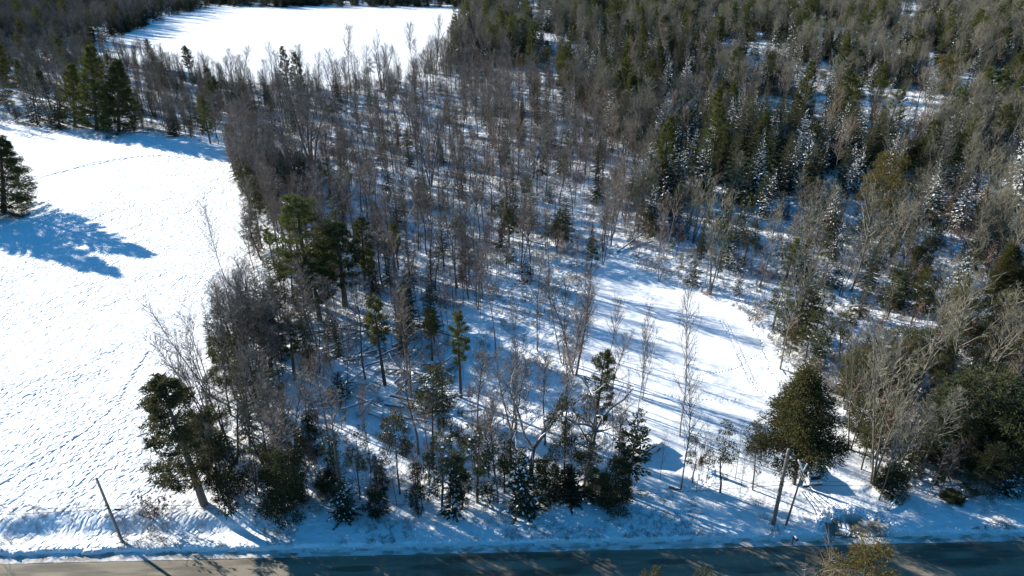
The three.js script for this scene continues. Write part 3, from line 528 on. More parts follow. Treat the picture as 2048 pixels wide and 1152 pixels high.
// tangle at the lower left corner of the wood
for (const [kind, vi, bx, by, tx, ty, w, lab] of [['birch', 1, 442, 905, 330, 690, 120, 'many-stemmed birch spreading left over the field above the roadside pine'], ['birch', 0, 415, 850, 300, 660, 80, 'slender birch leaning left between the leaning birch and the roadside pine'], ['fan', 1, 470, 930, 425, 735, 110, 'grey bundle of bare stems right of the roadside pine crown'], ['hw', 4, 500, 905, 470, 700, 110, 'tangled bare tree in the lower left corner of the wood'], ['hw', 0, 590, 930, 580, 740, 100, 'grey bare tree directly above the largest black-green bush'], ['fan', 0, 545, 965, 540, 770, 110, 'bundled grey bare stems behind the largest black-green bush'], ['hw', 2, 620, 880, 612, 680, 90, 'forked bare tree at the left edge of the fallen poles'], ['sp', 0, 500, 880, 482, 740, 50, 'dark spruce within the lower left tangle'], ['sp', 3, 440, 940, 415, 800, 46, 'ragged spruce right beside the roadside pine trunk'], ['spin', 1, 550, 880, 538, 735, 60, 'grey-green evergreen in the lower left tangle'], ['cd', 1, 470, 800, 445, 670, 70, 'olive cedar in the upper part of the lower left tangle'], ['young', 1, 590, 760, 575, 620, 60, 'olive young pine under the brownish low pine'], ['hw', 0, 690, 842, 688, 660, 54, 'dark straight trunk among the fallen poles, left of two'], ['hw', 5, 684, 858, 662, 690, 44, 'dark straight trunk among the fallen poles, right of two'], ['hw', 5, 845, 700, 836, 520, 60, 'thin dark trunk behind the lime-green pine'], ['spin', 2, 905, 960, 902, 800, 60, 'ragged evergreen right of the dark bushy-topped cedar'], ['hw', 0, 980, 985, 968, 800, 70, 'bare tree left of the crooked oak, bent to the left'], ['spin', 0, 720, 1000, 712, 850, 56, 'spindly evergreen above the low snow-flecked evergreens'], ['hw', 5, 742, 960, 735, 770, 50, 'slim bare trunk left of the brown-topped cedar'], ['pine', 2, 730, 560, 722, 430, 80, 'dark pine right of the large olive pine pair'], ['young', 0, 1010, 470, 1008, 395, 40, 'brownish young pine in the heart of the middle wood'], ['sp', 4, 1130, 480, 1132, 395, 44, 'green spruce at the right of the middle wood'], ['dark', 0, 1900, 930, 1896, 790, 120, 'dark evergreen left of the huge one at the right border'], ['cd', 1, 1840, 760, 1842, 650, 90, 'olive cedar in the middle of the right thicket'], ['cd', 1, 1930, 700, 1936, 580, 100, 'dark olive cedar under the spreading pale bare tree'], ['cdo', 0, 1720, 800, 1724, 690, 80, 'brownish cedar behind the wide many-stemmed bare tree'], ['spin', 2, 1680, 720, 1682, 620, 70, 'ragged evergreen right of the thick dark trunk']])
  T_(kind, vi, [bx, by], [tx, ty], w, lab, { birch: 'birch tree', fan: 'bare tree', hw: 'bare tree', sp: 'spruce tree', spin: 'evergreen tree', cd: 'cedar tree', cdo: 'cedar tree', young: 'pine tree', pine: 'pine tree', dark: 'cedar tree' }[kind]);
// front row by the road verge
T_('oak', 0, [1063, 962], [1056, 742], 190, 'old crooked oak with snow on its low limbs in the front row', 'oak tree');
T_('oak', 1, [1175, 958], [1205, 735], 150, 'old forked oak right of the crooked oak in the front row', 'oak tree');
T_('pine', 2, [1182, 905], [1212, 690], 92, 'ragged dark pine crown above the forked oak', 'pine tree');
T_('cd', 2, [865, 935], [868, 728], 86, 'dark bushy-topped cedar on bare stems left of the crooked oak');
T_('top', 0, [800, 988], [783, 822], 66, 'brown-topped cedar on a thin bare stem in the front row');
T_('spin', 2, [1130, 988], [1128, 790], 84, 'dark shaggy evergreen between the two old oaks', 'cedar tree');
T_('hem', 1, [1252, 992], [1282, 822], 92, 'see-through hemlock at the front of the clearing', 'hemlock tree');
T_('spin', 0, [1440, 985], [1452, 848], 66, 'thin cedar-like evergreen left of the big roadside cedar', 'evergreen tree');
T_('spin', 2, [1505, 980], [1516, 840], 66, 'evergreen with bare lower trunk touching the big roadside cedar', 'cedar tree');
T_('big', 0, [1588, 968], [1618, 736], 232, 'biggest dark cedar, behind the right utility pole');
T_('dark', 0, [570, 1026], [568, 900], 108, 'largest black-green bush in the front row, left part');
T_('dark', 3, [460, 1022], [452, 880], 76, 'dark evergreen bush right of the leaning roadside pine');
T_('spin', 0, [512, 990], [505, 890], 60, 'dark bush between two larger evergreen bushes, front left');
T_('dark', 1, [622, 905], [615, 825], 58, 'round dark bush among the fallen poles');
T_('dark', 2, [690, 1035], [684, 955], 56, 'snow-flecked small evergreen left in the front row by the verge');
T_('dark', 3, [752, 1034], [748, 975], 54, 'low snow-flecked evergreen right of its neighbour by the verge');
T_('dark', 3, [836, 1028], [832, 925], 46, 'narrow dark bush below the brown-topped cedar');
T_('spin', 1, [885, 1025], [880, 868], 74, 'grey-green thin evergreen below the dark bushy-topped cedar');
T_('dark', 2, [905, 1030], [905, 940], 50, 'small bush at the foot of the grey-green evergreen by the verge');
T_('spin', 1, [955, 1005], [948, 848], 84, 'broad grey-green evergreen left of the crooked oak');
T_('dark', 2, [1048, 1024], [1044, 895], 76, 'dark bush hiding the foot of the crooked oak');
T_('dark', 0, [1092, 1002], [1094, 918], 74, 'dark bush right of the foot of the crooked oak');
T_('dark', 4, [1142, 1000], [1138, 930], 62, 'dark bush at the foot of the shaggy evergreen');
T_('dark', 0, [1190, 992], [1192, 945], 62, 'low dark bush at the foot of the forked oak');
T_('dark', 0, [1228, 1014], [1240, 925], 82, 'wide dark bush left of the see-through hemlock');
T_('spin', 1, [672, 962], [655, 860], 50, 'snow-dusted evergreen behind the front row, left of the brown-topped cedar');
// right side
T_('cdo', 1, [1768, 470], [1785, 300], 118, 'olive-orange round cedar high on the right behind the tall leaning trunks');
T_('cdo', 0, [1850, 628], [1856, 532], 66, 'bright yellow-green cedar on the right slope');
T_('cdo', 0, [1888, 190], [1890, 104], 56, 'orange-brown cedar in the upper right forest');
T_('cdo', 1, [1800, 170], [1806, 104], 48, 'smaller rusty cedar left of the orange-brown cedar');
T_('pine', 0, [1985, 260], [1985, 125], 110, 'wide green pine near the right border, upper part');
T_('pine', 1, [1640, 325], [1632, 245], 46, 'light green pine beside the dark spruce stand on the right');
T_('young', 1, [1700, 262], [1706, 145], 60, 'pale green feathery pine in the upper right forest');
T_('pine', 0, [1140, 192], [1131, 90], 70, 'lime-tinted layered pine at the edge of the upper spruce stand');
for (const [i, [bx, by, tx, ty, w, lab]] of [[1205, 165, 1203, 70, 40, 'first spruce in the upper dark stand, by the lime-tinted pine'], [1240, 172, 1238, 50, 56, 'tallest spruce in the upper dark stand'], [1278, 185, 1276, 78, 44, 'spruce right of the tallest in the upper dark stand'], [1318, 195, 1316, 84, 46, 'last spruce at the right of the upper dark stand']].entries())
  T_('sp', i, [bx, by], [tx, ty], w, lab);
for (const [i, [bx, by, tx, ty, w, lab]] of [[1440, 330, 1446, 192, 70, 'olive spruce at the left of the dark stand behind the clearing'], [1502, 320, 1508, 168, 86, 'tallest flat-topped spruce of the dark stand behind the clearing'], [1572, 330, 1580, 196, 66, 'spruce at the right of the dark stand behind the clearing']].entries())
  T_('sp', [2, 2, 0][i], [bx, by], [tx, ty], w, lab);
for (const [i, [bx, by, tx, ty, w, lab]] of [[1470, 400, 1474, 262, 70, 'dark spruce in front of the flat-topped spruce of the dark stand'], [1540, 395, 1546, 250, 78, 'wide dark spruce low in the dark stand behind the clearing'], [1405, 385, 1406, 275, 60, 'narrow dark spruce at the lower left of the dark stand'], [1345, 380, 1346, 282, 66, 'snowy spruce left of the dark stand behind the clearing'], [1300, 372, 1302, 285, 56, 'smaller snowy spruce at the far left of the dark stand'], [1625, 400, 1632, 290, 70, 'dark spruce below the light green pine on the right'], [1700, 330, 1716, 200, 70, 'olive spruce right of the light green pine'], [1760, 330, 1775, 215, 60, 'grey-green spruce above the round olive-orange cedar'], [1860, 440, 1872, 345, 74, 'snow-dusted spruce right of the round olive-orange cedar'], [1930, 330, 1940, 215, 70, 'broad spruce below the wide green pine'], [2035, 420, 2048, 275, 80, 'snowy spruce cut by the right border']].entries())
  T_([0, 0, 0, 1, 1, 0, 0, 0, 1, 0, 1][i] ? 'sps' : 'sp', [2, 2, 1, 0, 1, 4, 4, 3, 0, 2, 1][i], [bx, by], [tx, ty], w, lab);
T_('dark', 0, [1965, 905], [1962, 740], 190, 'huge dark evergreen at the right border by the verge', 'cedar tree');
T_('dark', 0, [2040, 955], [2050, 800], 170, 'dark evergreen cut by the right border above the verge', 'cedar tree');
T_('big', 0, [2010, 640], [2025, 480], 110, 'dark dense cedar at the right border in the middle');
T_('hwo', 1, [1745, 968], [1800, 690], 150, 'wide bare tree with many stems right of the drive', 'bare tree');
T_('hwo', 0, [1758, 1000], [1835, 800], 90, 'bare tree slanting over the verge right of the drive', 'bare tree');
T_('hwo', 3, [1700, 900], [1725, 650], 110, 'upright bare tree behind the parked car, right of the big cedar', 'bare tree');
T_('hwo', 0, [1895, 790], [1960, 560], 135, 'spreading pale bare tree above the huge dark evergreen', 'bare tree');
T_('hwo', 2, [1820, 820], [1860, 600], 130, 'olive bare tree in the thicket right of the clearing', 'bare tree');
T_('hwo', 1, [2000, 730], [2040, 560], 130, 'bare tree at the right border above the dark evergreens', 'bare tree');
T_('spin', 1, [1640, 745], [1640, 655], 46, 'thin green cedar at the right rim of the clearing', 'cedar tree');
T_('dark', 1, [1785, 985], [1788, 930], 66, 'bush at the foot of the slanting bare tree by the verge');
T_('dark', 0, [1905, 1000], [1905, 985], 46, 'low flat bush in the snow of the right verge');
T_('leafy', 0, [306, 1035], [302, 985], 60, 'red-brown shrub with dead leaves on the verge right of the left pole', 'shrub');
T_('sh', 0, [245, 1078], [238, 1050], 40, 'dry weeds clumped at the foot of the left utility pole', 'shrub');
T_('sh', 1, [300, 1070], [300, 1052], 36, 'low twiggy shrub on the verge, nearer the road than the red-brown one', 'shrub');
T_('leafy', 0, [1508, 645], [1503, 622], 26, 'small orange-leaved sapling top at the back rim of the clearing', 'shrub');
// tops of trees that stand on the near side of the road
function nearTop(kind, vi, fwd, [tx, ty], w, label, category) { const [rx, dn, fw] = ray(tx, ty), s = fwd / fw, b = { x: s * rx, z: -fwd }; b.y = ground(b.x, b.z); const top = H - s * dn, k = K[kind][vi], dep = P(b.x, top, b.z)[2]; plant(kind, vi, label, category, null, b.x, b.y, b.z, vi + fwd, w * dep / F / (2 * k.r), (top - b.y) / k.h); }
nearTop('cdo', 1, 37, [1752, 1092], 190, 'orange-tipped cedar top poking up from below, before the road on the right', 'cedar tree');
nearTop('cd', 0, 35.5, [1305, 1132], 74, 'small dark treetop at the bottom border, left of its twin', 'cedar tree');
nearTop('cd', 1, 35.5, [1412, 1130], 60, 'small dark treetop at the bottom border, right of its twin', 'cedar tree');
nearTop('sa', 0, 37, [1650, 1112], 130, 'bare twiggy treetop left of the orange-tipped cedar at the bottom border', 'sapling');
nearTop('sa', 3, 34.5, [22, 1142], 60, 'dark twig top in the lower left corner', 'sapling');

// ---------------------------------------------------------------- the woods between them
const REG = [
  ['none', (x, y, v) => v < 55.4 + 0],
  ['none', (x, y) => inLeftField(x, y)], ['none', (x, y) => inFarField(x, y)], ['none', (x, y) => inYard(x, y) || inDrive(x, y)],
  ['open', poly([[690, 660], [790, 600], [950, 612], [1180, 590], [1185, 690], [1150, 760], [1240, 830], [1245, 905], [1120, 940], [980, 930], [905, 830], [800, 800]])],
  ['slash', poly([[560, 650], [690, 640], [800, 760], [905, 830], [900, 930], [760, 960], [560, 930]])],
  ['front', poly([[410, 880], [560, 900], [900, 900], [1245, 900], [1300, 1020], [1000, 1050], [400, 1060]])],
  ['edge', poly([[450, 288], [560, 300], [640, 420], [720, 600], [700, 660], [560, 680], [570, 900], [400, 1020], [340, 960], [400, 740]])],
  ['strip', poly([[-400, 100], [215, 100], [330, 140], [540, 168], [640, 170], [640, 240], [520, 300], [455, 291], [330, 272], [0, 254], [-400, 240]])],
  ['behind', (x, y) => y < 15 && x > 300 && x < 1000],
  ['farleft', (x, y) => x < 440 && y < 110],
  ['stand', poly([[1170, 110], [1420, 90], [1440, 215], [1180, 200]])],
  ['stand', poly([[1290, 300], [1420, 250], [1700, 230], [1760, 420], [1500, 420], [1300, 420]])],
  ['path', poly([[1606, 130], [1648, 120], [1632, 215], [1576, 232]])], ['path', poly([[1800, 0], [1850, 0], [1830, 90], [1790, 85]])],
  ['middle', poly([[455, 291], [640, 170], [890, 125], [1000, 140], [1150, 210], [1270, 330], [1290, 450], [1200, 540], [1180, 590], [950, 612], [790, 600], [720, 600], [640, 420]])],
  ['brush', poly([[1230, 470], [1480, 420], [1760, 420], [1930, 380], [2100, 380], [2100, 600], [1800, 720], [1640, 740], [1550, 690], [1490, 628], [1415, 594], [1320, 562], [1240, 518]])],
  ['thicket', (x, y) => x > 1500 && y > 560],
  ['upper', (x, y) => x > 870 && y < 430],
  ['upper', (x, y) => y < 430],
  ['edge', (x, y) => x < 700], ['open', () => true],
];
const DENS = {   // plants per 100 m2
  open: { hw: 1.1, birch: .3, sp: .3, young: .1, sa: 5, sh: 2, brush: 9 }, slash: { hw: 2, sp: 1, young: .3, spin: .9, sbush: .6, sa: 5, sh: 2, brush: 9 }, front: { hw: 2.6, spin: 3, cd: .9, dark: 1.6, sbush: 1.2, sa: 19, sh: 9, brush: 9 },
  edge: { hw: 4.2, birch: .8, sp: 2.4, cd: 2.2, spin: 1.2, young: .5, sa: 17, sh: 7, brush: 8 }, strip: { hw: 3.4, sp: 3.4, pine: .2, sa: 5, sh: 5, brush: 12 }, behind: { hw: 2, sp: 6 }, farleft: { hw: 4, sp: 4.6, pine: .3 },
  stand: { hw: .7, sp: 5, sps: 1.8, sbush: 2.2, pine: .4, cd: .5, sh: 1, sa: 1.5, brush: 4 }, path: { hwo: .5, sps: .6, sa: 3, sh: 3, brush: 12 }, middle: { hw: 2.5, birch: .4, sp: 1.1, young: .12, spin: .4, sbush: .6, sa: 12, sh: 5, brush: 17 },
  brush: { hwo: 1.2, sp: .8, sps: .6, sbush: 3.2, spin: 1.3, cd: .9, young: .2, sa: 9, sh: 10, brush: 16 }, thicket: { hwo: 1.2, spin: 2.8, cd: 3.6, dark: 1.3, sbush: 4.4, sa: 11, sh: 12, brush: 7 }, upper: { hw: .4, hwo: 1.7, sp: 2.6, sps: 1.2, sbush: 2.4, pine: .4, cdo: .4, cd: .4, sa: 2, sh: 4, brush: 9 },
};
const PHR = { open: 'on the shaded snow left of the clearing', slash: 'among the fallen poles left of the lime-green pine', front: 'in the front row along the road verge', edge: 'in the wood bordering the left snow field', strip: 'in the strip of wood between the two left fields', behind: 'behind the far snow field', farleft: 'in the dark wood left of the far snow field', stand: 'in the snowy spruce stands on the right', path: 'in the snowy gap of the upper right forest', middle: 'in the open wood in the middle of the picture', brush: 'on the brushy snow behind the clearing', thicket: 'in the thicket right of the clearing and drive', upper: 'in the dense upper right forest' };
const ADJ = { hw: ['slim bare hardwood', 'bare tree'], hwo: ['olive-grey bare hardwood', 'bare tree'], birch: ['thin pale-stemmed birch', 'birch tree'], sp: ['dark green spruce', 'spruce tree'], sps: ['snow-laden spruce', 'spruce tree'], hem: ['thin grey-green hemlock', 'hemlock tree'], spin: ['ragged evergreen', 'evergreen tree'], young: ['yellow-green young pine', 'pine tree'], pine: ['green pine', 'pine tree'], cd: ['olive cedar', 'cedar tree'], cdo: ['rusty olive cedar', 'cedar tree'], dark: ['black-green evergreen bush', 'evergreen bush'], sbush: ['snow-dusted evergreen bush', 'evergreen bush'], sa: ['thin leafless sapling', 'sapling'], sh: ['low twiggy shrub', 'shrub'] };
const HT = { hw: [11, 16], hwo: [10, 16], birch: [10, 14], sp: [5, 13], sps: [6, 13], hem: [5, 10], spin: [5, 10], young: [7, 11], pine: [12, 18], cd: [4, 9], cdo: [6, 10], dark: [2, 4.5], sbush: [2, 5], sa: [3, 8], sh: [1.2, 2.8] };
const cand = [], brush = [];
{
  const r = rng(2024), heroAt = new Map(), key = (x, z) => Math.floor(x / 4) + ',' + Math.floor(z / 4);
  for (const h of heroes) { const k = key(h.x, h.z); heroAt.set(k, [...(heroAt.get(k) ?? []), h]); }
  const clear = (x, z) => { for (let i = -1; i <= 1; i++) for (let j = -1; j <= 1; j++) for (const h of heroAt.get(key(x + i * 4, z + j * 4)) ?? []) if (Math.hypot(h.x - x, h.z - z) < h.r) return false; return true; };
  const CELL = 1.5;
  for (let d = 52; d < 600; d += CELL) for (let x = -.95 * d - 45; x < .95 * d + 45; x += CELL) {
    const X = x + (r() - .5) * CELL, Z = -d + (r() - .5) * CELL, y = ground(X, Z), [px, py, dep] = P(X, y, Z), v = -Z - SLOPE * X;
    const pick = r() * 100 / (CELL * CELL), a = r(), b = r(), c = r(), e = r();
    const jx = px + (noise(X * .25, Z * .25, 301) - .5) * 40 * 80 / dep, jy = py + (noise(X * .25, Z * .25, 302) - .5) * 20 * 80 / dep;
    let reg = 'none'; for (const [n, f] of REG) if (f(jx, jy, v)) { reg = n; break; }
    if (reg === 'none' || inLeftField(px, py) || inYard(px, py)) continue;
    const patch = reg === 'upper' ? .12 + 1.55 * step(.34, .52, fbm(X * .05, Z * .05, 304, 2)) : reg === 'front' || reg === 'thicket' ? 1.25 : .45 + 1.1 * step(.3, .65, fbm(X * .06, Z * .06, 303, 2)), dn = DENS[reg]; let acc = 0, kind = null;
    for (const k in dn) { acc += dn[k] * (k === 'brush' ? 1 : patch); if (pick < acc) { kind = k; break; } }
    if (!kind) continue;
    if (kind === 'brush') { if (d < 330) brush.push([X, y, Z, a * 6.28, .45 + b * .8, c]); continue; }
    if (!clear(X, Z)) continue;
    const h = mix(...HT[kind], Math.pow(a, .8)) * (reg === 'upper' || reg === 'farleft' ? 1.1 : reg === 'stand' ? 1.25 : reg === 'strip' && px < 470 ? .78 : 1), n = K[kind].length;
    cand.push({ kind, reg, x: X, y, z: Z, h, vi: Math.floor(b * n), turn: c * 6.28, lean: [(e - .5) * .1, (a - .5) * .1], px, py, dep, size: h / dep, seen: px > -60 && px < 2108 && py > -10 && P(X, y + h, Z)[1] < 1150 && P(X, y + h, Z)[1] > -60 });
  }
}
const MARKS = [[25, 420, 'the lone pine on the left field'], [190, 250, 'the green pine clump behind the left field'], [60, 245, 'the dark spruce left of the green pine clump'], [400, 168, 'the twin spruces before the far field'], [700, 185, 'the round-topped bare tree at the far field'], [560, 175, 'the feathery bare tree at the far field'], [870, 170, 'the right corner of the far field'], [545, 275, 'the single dark spruce below the far field'], [625, 332, 'the fan-shaped bare tree'], [862, 372, 'the many-stemmed tree in the upper middle wood'], [455, 295, 'the upper right corner of the left field'], [512, 400, 'the narrow dark spruce at the field edge'], [452, 560, 'the pale birch at the field edge'], [622, 610, 'the large olive pine'], [500, 735, 'the pointed cedar at the field edge'], [400, 760, 'the birch leaning over the left field'], [462, 830, 'the dense grey bare tree'], [545, 850, 'the wide grey bare tree'], [408, 1008, 'the leaning roadside pine'], [572, 1030, 'the largest black-green bush'], [770, 770, 'the yellow-topped pine'], [922, 795, 'the lime-green young pine'], [865, 600, 'the pointed little spruce'], [778, 532, 'the dark-trunked tree of the middle wood'], [990, 716, 'the leftmost tall trunk on the shaded snow'], [1125, 727, 'the V-forked bare tree'], [1150, 750, 'the bundled upright stems'], [865, 935, 'the dark bushy-topped cedar'], [800, 988, 'the brown-topped cedar'], [752, 1034, 'the low snow-flecked evergreen by the verge'], [1063, 962, 'the crooked old oak'], [1175, 958, 'the forked old oak'], [1252, 992, 'the see-through hemlock'], [1588, 968, 'the biggest dark cedar'], [1205, 530, 'the upper left corner of the clearing'], [1318, 563, 'the birch clump behind the clearing'], [1420, 588, 'the two-trunked tree behind the clearing'], [1518, 575, 'the slanting tree behind the clearing'], [1560, 738, 'the thick dark trunk at the clearing rim'], [1703, 582, 'the tall leaning trunks'], [1782, 578, 'the long slanting trunk'], [1768, 470, 'the round olive-orange cedar'], [1850, 628, 'the yellow-green cedar'], [1888, 190, 'the orange-brown cedar'], [1985, 260, 'the wide green pine at the right'], [1640, 325, 'the light green pine by the spruce stand'], [1700, 262, 'the feathery pale pine'], [1140, 192, 'the lime-tinted layered pine'], [1240, 172, 'the tallest spruce of the upper stand'], [1318, 195, 'the last spruce of the upper stand'], [1440, 330, 'the olive spruce of the dark stand'], [1502, 320, 'the flat-topped spruce of the dark stand'], [1965, 905, 'the huge dark evergreen at the right'], [2010, 640, 'the dense cedar at the right border'], [1745, 968, 'the many-stemmed bare tree by the drive'], [1895, 790, 'the spreading pale bare tree'], [1820, 820, 'the olive bare tree in the thicket'], [1000, 430, 'the heart of the middle wood'], [1050, 300, 'the upper part of the middle wood'], [1600, 180, 'the snowy gap in the upper forest'], [1000, 200, 'the wood right of the far field'], [1300, 450, 'the brushy slope behind the clearing']].map(([a, b, n]) => ({ ...G(a, b), a, b, n }));
function where(c) {
  let m = null, best = 1e9; for (const k of MARKS) { const d = Math.hypot(k.x - c.x, k.z - c.z); if (d < best) { best = d; m = k; } }
  const dx = c.x - m.x, dz = c.z - m.z, far = best < 3.5 ? 'just ' : best < 9 ? '' : best < 18 ? 'some way ' : 'well ';
  const rel = Math.abs(dx) > Math.abs(dz) * 2.2 ? (dx < 0 ? 'left of' : 'right of') : Math.abs(dz) > Math.abs(dx) * 2.2 ? (dz < 0 ? 'behind' : 'in front of') : (dz < 0 ? 'behind and ' : 'before and ') + (dx < 0 ? 'left of' : 'right of');
  const [lo, hi] = HT[c.kind], t = (c.h - lo) / (hi - lo);
  const size = t < .3 ? 'shorter ' : t > .7 ? 'tall ' : 'medium ', full = (a, b) => `${a}${ADJ[c.kind][0]} ${b}${rel} ${m.n}`, fits = (s) => s.split(/\s+/).length <= 16;
  return [full(size, far), full(size, ''), full('', '')].find(fits) ?? `${ADJ[c.kind][0]} near ${m.n}`;
}
cand.sort((p, q) => q.size - p.size);
const LIMIT = { tree: 290, spruce: 230, sapling: 260, shrub: 160, other: 150 }, count = {}, rest = [];
const picked = [], times = new Map();
for (const c of cand) {
  const fam = c.kind === 'hw' || c.kind === 'hwo' || c.kind === 'birch' ? 'tree' : c.kind === 'sp' || c.kind === 'sps' ? 'spruce' : c.kind === 'sa' ? 'sapling' : c.kind === 'sh' ? 'shrub' : 'other';
  const k = K[c.kind][c.vi], sy = c.h / k.h;
  if (c.seen && (count[fam] = (count[fam] ?? 0) + 1) <= LIMIT[fam]) { const label = where(c); times.set(label, (times.get(label) ?? 0) + 1); picked.push([c, label, sy]); }
  else rest.push(c);
}
for (const [c, label, sy] of picked) plant(c.kind, c.vi, label, ADJ[c.kind][1], times.get(label) > 1 ? `each a ${label}` : `${ADJ[c.kind][1]}s ${PHR[c.reg]}`, c.x, c.y, c.z, c.turn, Math.pow(sy, .85), sy, c.lean);
// everything smaller or farther: one mass
function mass(name, label, category) { const g = new THREE.Group(); g.name = name; tag(g, label, category, null, 'stuff'); scene.add(g); return g; }
function copies(name, geo, mat, list, parent) {
  if (!list.length) return; const m = shade(new THREE.InstancedMesh(geo, mat, list.length)), q = new THREE.Quaternion(), e = new THREE.Euler(), o = new THREE.Matrix4(), s = new THREE.Vector3(), p = new THREE.Vector3();
  list.forEach((c, i) => { q.setFromEuler(e.set(c.lean[0], c.turn, c.lean[1])); m.setMatrixAt(i, o.compose(p.set(c.x, c.y, c.z), q, s.set(c.sx, c.sy, c.sx))); });
  m.name = name; m.userData = { kind: 'stuff' }; parent.add(m); return m;
}
{
  const wood = mass('distant_wood', 'grey and dark green mass of smaller and farther trees filling the woods behind', 'woodland'), sets = new Map();
  const put = (c, k) => { const sy = c.h / k.h; (sets.get(k) ?? sets.set(k, []).get(k)).push({ ...c, sx: Math.pow(sy, .85), sy }); };
  for (const c of rest) {
    const far = c.dep > 300, m = c.vi;
    put(c, !far ? K[c.kind][c.vi] : c.kind === 'hwo' ? K.hwf[2] : c.kind === 'hw' || c.kind === 'birch' ? K.hwf[m % 2] : c.kind === 'sp' || c.kind === 'hem' || c.kind === 'dark' || c.kind === 'spin' ? K.spf[m % 2 ? 2 : 0] : c.kind === 'sps' || c.kind === 'sbush' ? K.spf[1] : c.kind === 'pine' || c.kind === 'young' ? K.pnf[0] : c.kind === 'cd' || c.kind === 'cdo' ? K.pnf[1] : K[c.kind][c.vi]);
  }
  for (const [k, list] of sets) { copies('trunks', k.trunk, M.bark, list, wood); copies('crowns', k.crown, M[k.mat], list, wood); if (k.snow) copies('snow_loads', k.snow, M.load, list, wood); }
  // undergrowth: twig clumps and dead stalks pushing through the snow
  const ug = mass('undergrowth', 'dead stalks and twig clumps poking through the forest snow', 'undergrowth'), kinds = [shrub(201, { h: 1, stems: 6, twig: redT }), shrub(202, { h: .9, stems: 7, twig: greyT, snow: .2 }), shrub(203, { h: 1.1, stems: 6, twig: oliveT, snow: .12 })].map((k) => mergeGeometries([k.trunk, k.crown])), lists = [[], [], []];
  for (const [x, y, z, a, s, c] of brush) lists[Math.floor(c * 3)].push({ x, y, z, turn: a, sx: s * 1.3, sy: s, lean: [0, 0] });
  lists.forEach((l, i) => copies('twig_clumps', kinds[i], M.twig, l, ug));
  // stubble and dry grass on the verge
  const r = rng(66), g = new GB(); for (let i = 0; i < 9; i++) g.spike([(r() - .5) * .3, -.05, (r() - .5) * .3], norm([(r() - .5) * .7, 1, (r() - .5) * .7]), .25 + r() * .35, .012, tint([.2, .15, .1], r, .3));
  const list = []; for (let i = 0; i < 6000; i++) { const x = (r() - .5) * 150, v = BANK + .3 + Math.pow(r(), 1.4) * 6, z = -(v + SLOPE * x); const [px, py] = P(x, .4, z); if (fbm(x * .35, z * .35, 401) < .47 || inDrive(px, py) || inYard(px, py)) continue; list.push({ x, y: ground(x, z), z, turn: r() * 6, sx: .7 + r() * .7, sy: .4 + r() * .8, lean: [0, 0] }); }
  const gm = mass('dry_grass', 'sparse dry grass stalks standing in the snow of the road verge', 'grass'); copies('grass_tufts', g.build(), M.twig, list, gm);
}

// ---------------------------------------------------------------- deadfall
function log(name, label, category, [ax, ay], [bx, by], ya, yb, r0, snowy = true, group) {
  const a = G(ax, ay), b = G(bx, by), L = Math.hypot(b.x - a.x, b.z - a.z), turn = Math.atan2(-(b.z - a.z), b.x - a.x), t = thing(name, label, category, a.x, a.y, a.z, turn, group);
  const g = new GB(), s = new GB(), r = rng(Math.round(ax * 7 + ay)), pts = [], rad = [], dy = b.y - a.y;
  for (let i = 0; i <= 6; i++) { const q = i / 6; pts.push([L * q, mix(ya, yb + dy, q) + (r() - .5) * .06, (r() - .5) * .12]); rad.push(r0 * (1 - .55 * q)); }
  g.tube(pts, rad, 6, [.13, .11, .095]);
  for (let i = 0; i < 9; i++) { const q = .35 + .65 * r(), k = Math.min(5, Math.floor(q * 6)); g.spike(pts[k], norm([.6, r() * 1.2 - .1, (r() - .5) * 2]), .4 + r() * .9, .018, [.12, .1, .085]); }
  part('trunk', g.build(), M.bark, t);
  if (snowy) { s.tube(pts.map((p, i) => [p[0], p[1] + rad[i] * .8, p[2]]), rad.map((q) => q * .72 + .01), 5, [1, 1, 1]); part('snow_load', s.build(), M.load, t); }
  return t;
}
log('fallen_log', 'bare dark log lying on the snow left of the leaning roadside pine', 'log', [306, 966], [378, 955], .1, .16, .1, false);
log('fallen_log', 'long snowy pole slanting down to the verge right of the largest dark bush', 'log', [688, 1030], [598, 922], .1, 1.3, .12);
log('fallen_log', 'pale snowy log leaning across the gap at the upper left of the clearing', 'log', [1236, 505], [1282, 476], .2, 1.0, .2);
log('fallen_log', 'snag leaning among the trees high in the middle wood', 'log', [812, 447], [832, 424], .3, 2.0, .16);
log('fallen_log', 'snowy log slanting under the yellow-topped pine', 'log', [712, 712], [772, 686], .2, .9, .16);
log('fallen_log', 'long snowy log leaning right of the yellow-topped pine', 'log', [790, 768], [850, 708], .2, 1.2, .15);
log('fallen_log', 'fallen trunk on the snow left of the lime-green pine', 'log', [838, 664], [862, 644], .2, .6, .15);
log('fallen_log', 'short dark log beside the small bare tree at the front of the clearing', 'log', [1338, 976], [1362, 981], .12, .12, .16, false);
log('fallen_log', 'thin tilted dead trunk in the plowed snow right of the drive', 'log', [1776, 1022], [1800, 985], .1, .8, .13);
log('fallen_log', 'dark branch lying on the verge right of the drive', 'log', [1918, 1000], [1990, 986], .15, .3, .12, false);
{
  const r = rng(31); for (let i = 0; i < 64; i++) { const x = 575 + r() * 290, y = 655 + r() * 190 - Math.max(0, (x - 760)) * .1, a = r() < .7 ? -.5 + (r() - .5) * .9 : .7 + (r() - .5), L = 34 + r() * 60; log('fallen_pole', 'thin snow-covered pole in the criss-cross deadfall below the large olive pine', 'fallen pole', [x, y], [x + Math.cos(a) * L, y + Math.sin(a) * L * .6],   .2 + r() * .5, .3 + r() * 1.1, .14 + r() * .1, true, 'criss-crossed fallen poles'); }
}

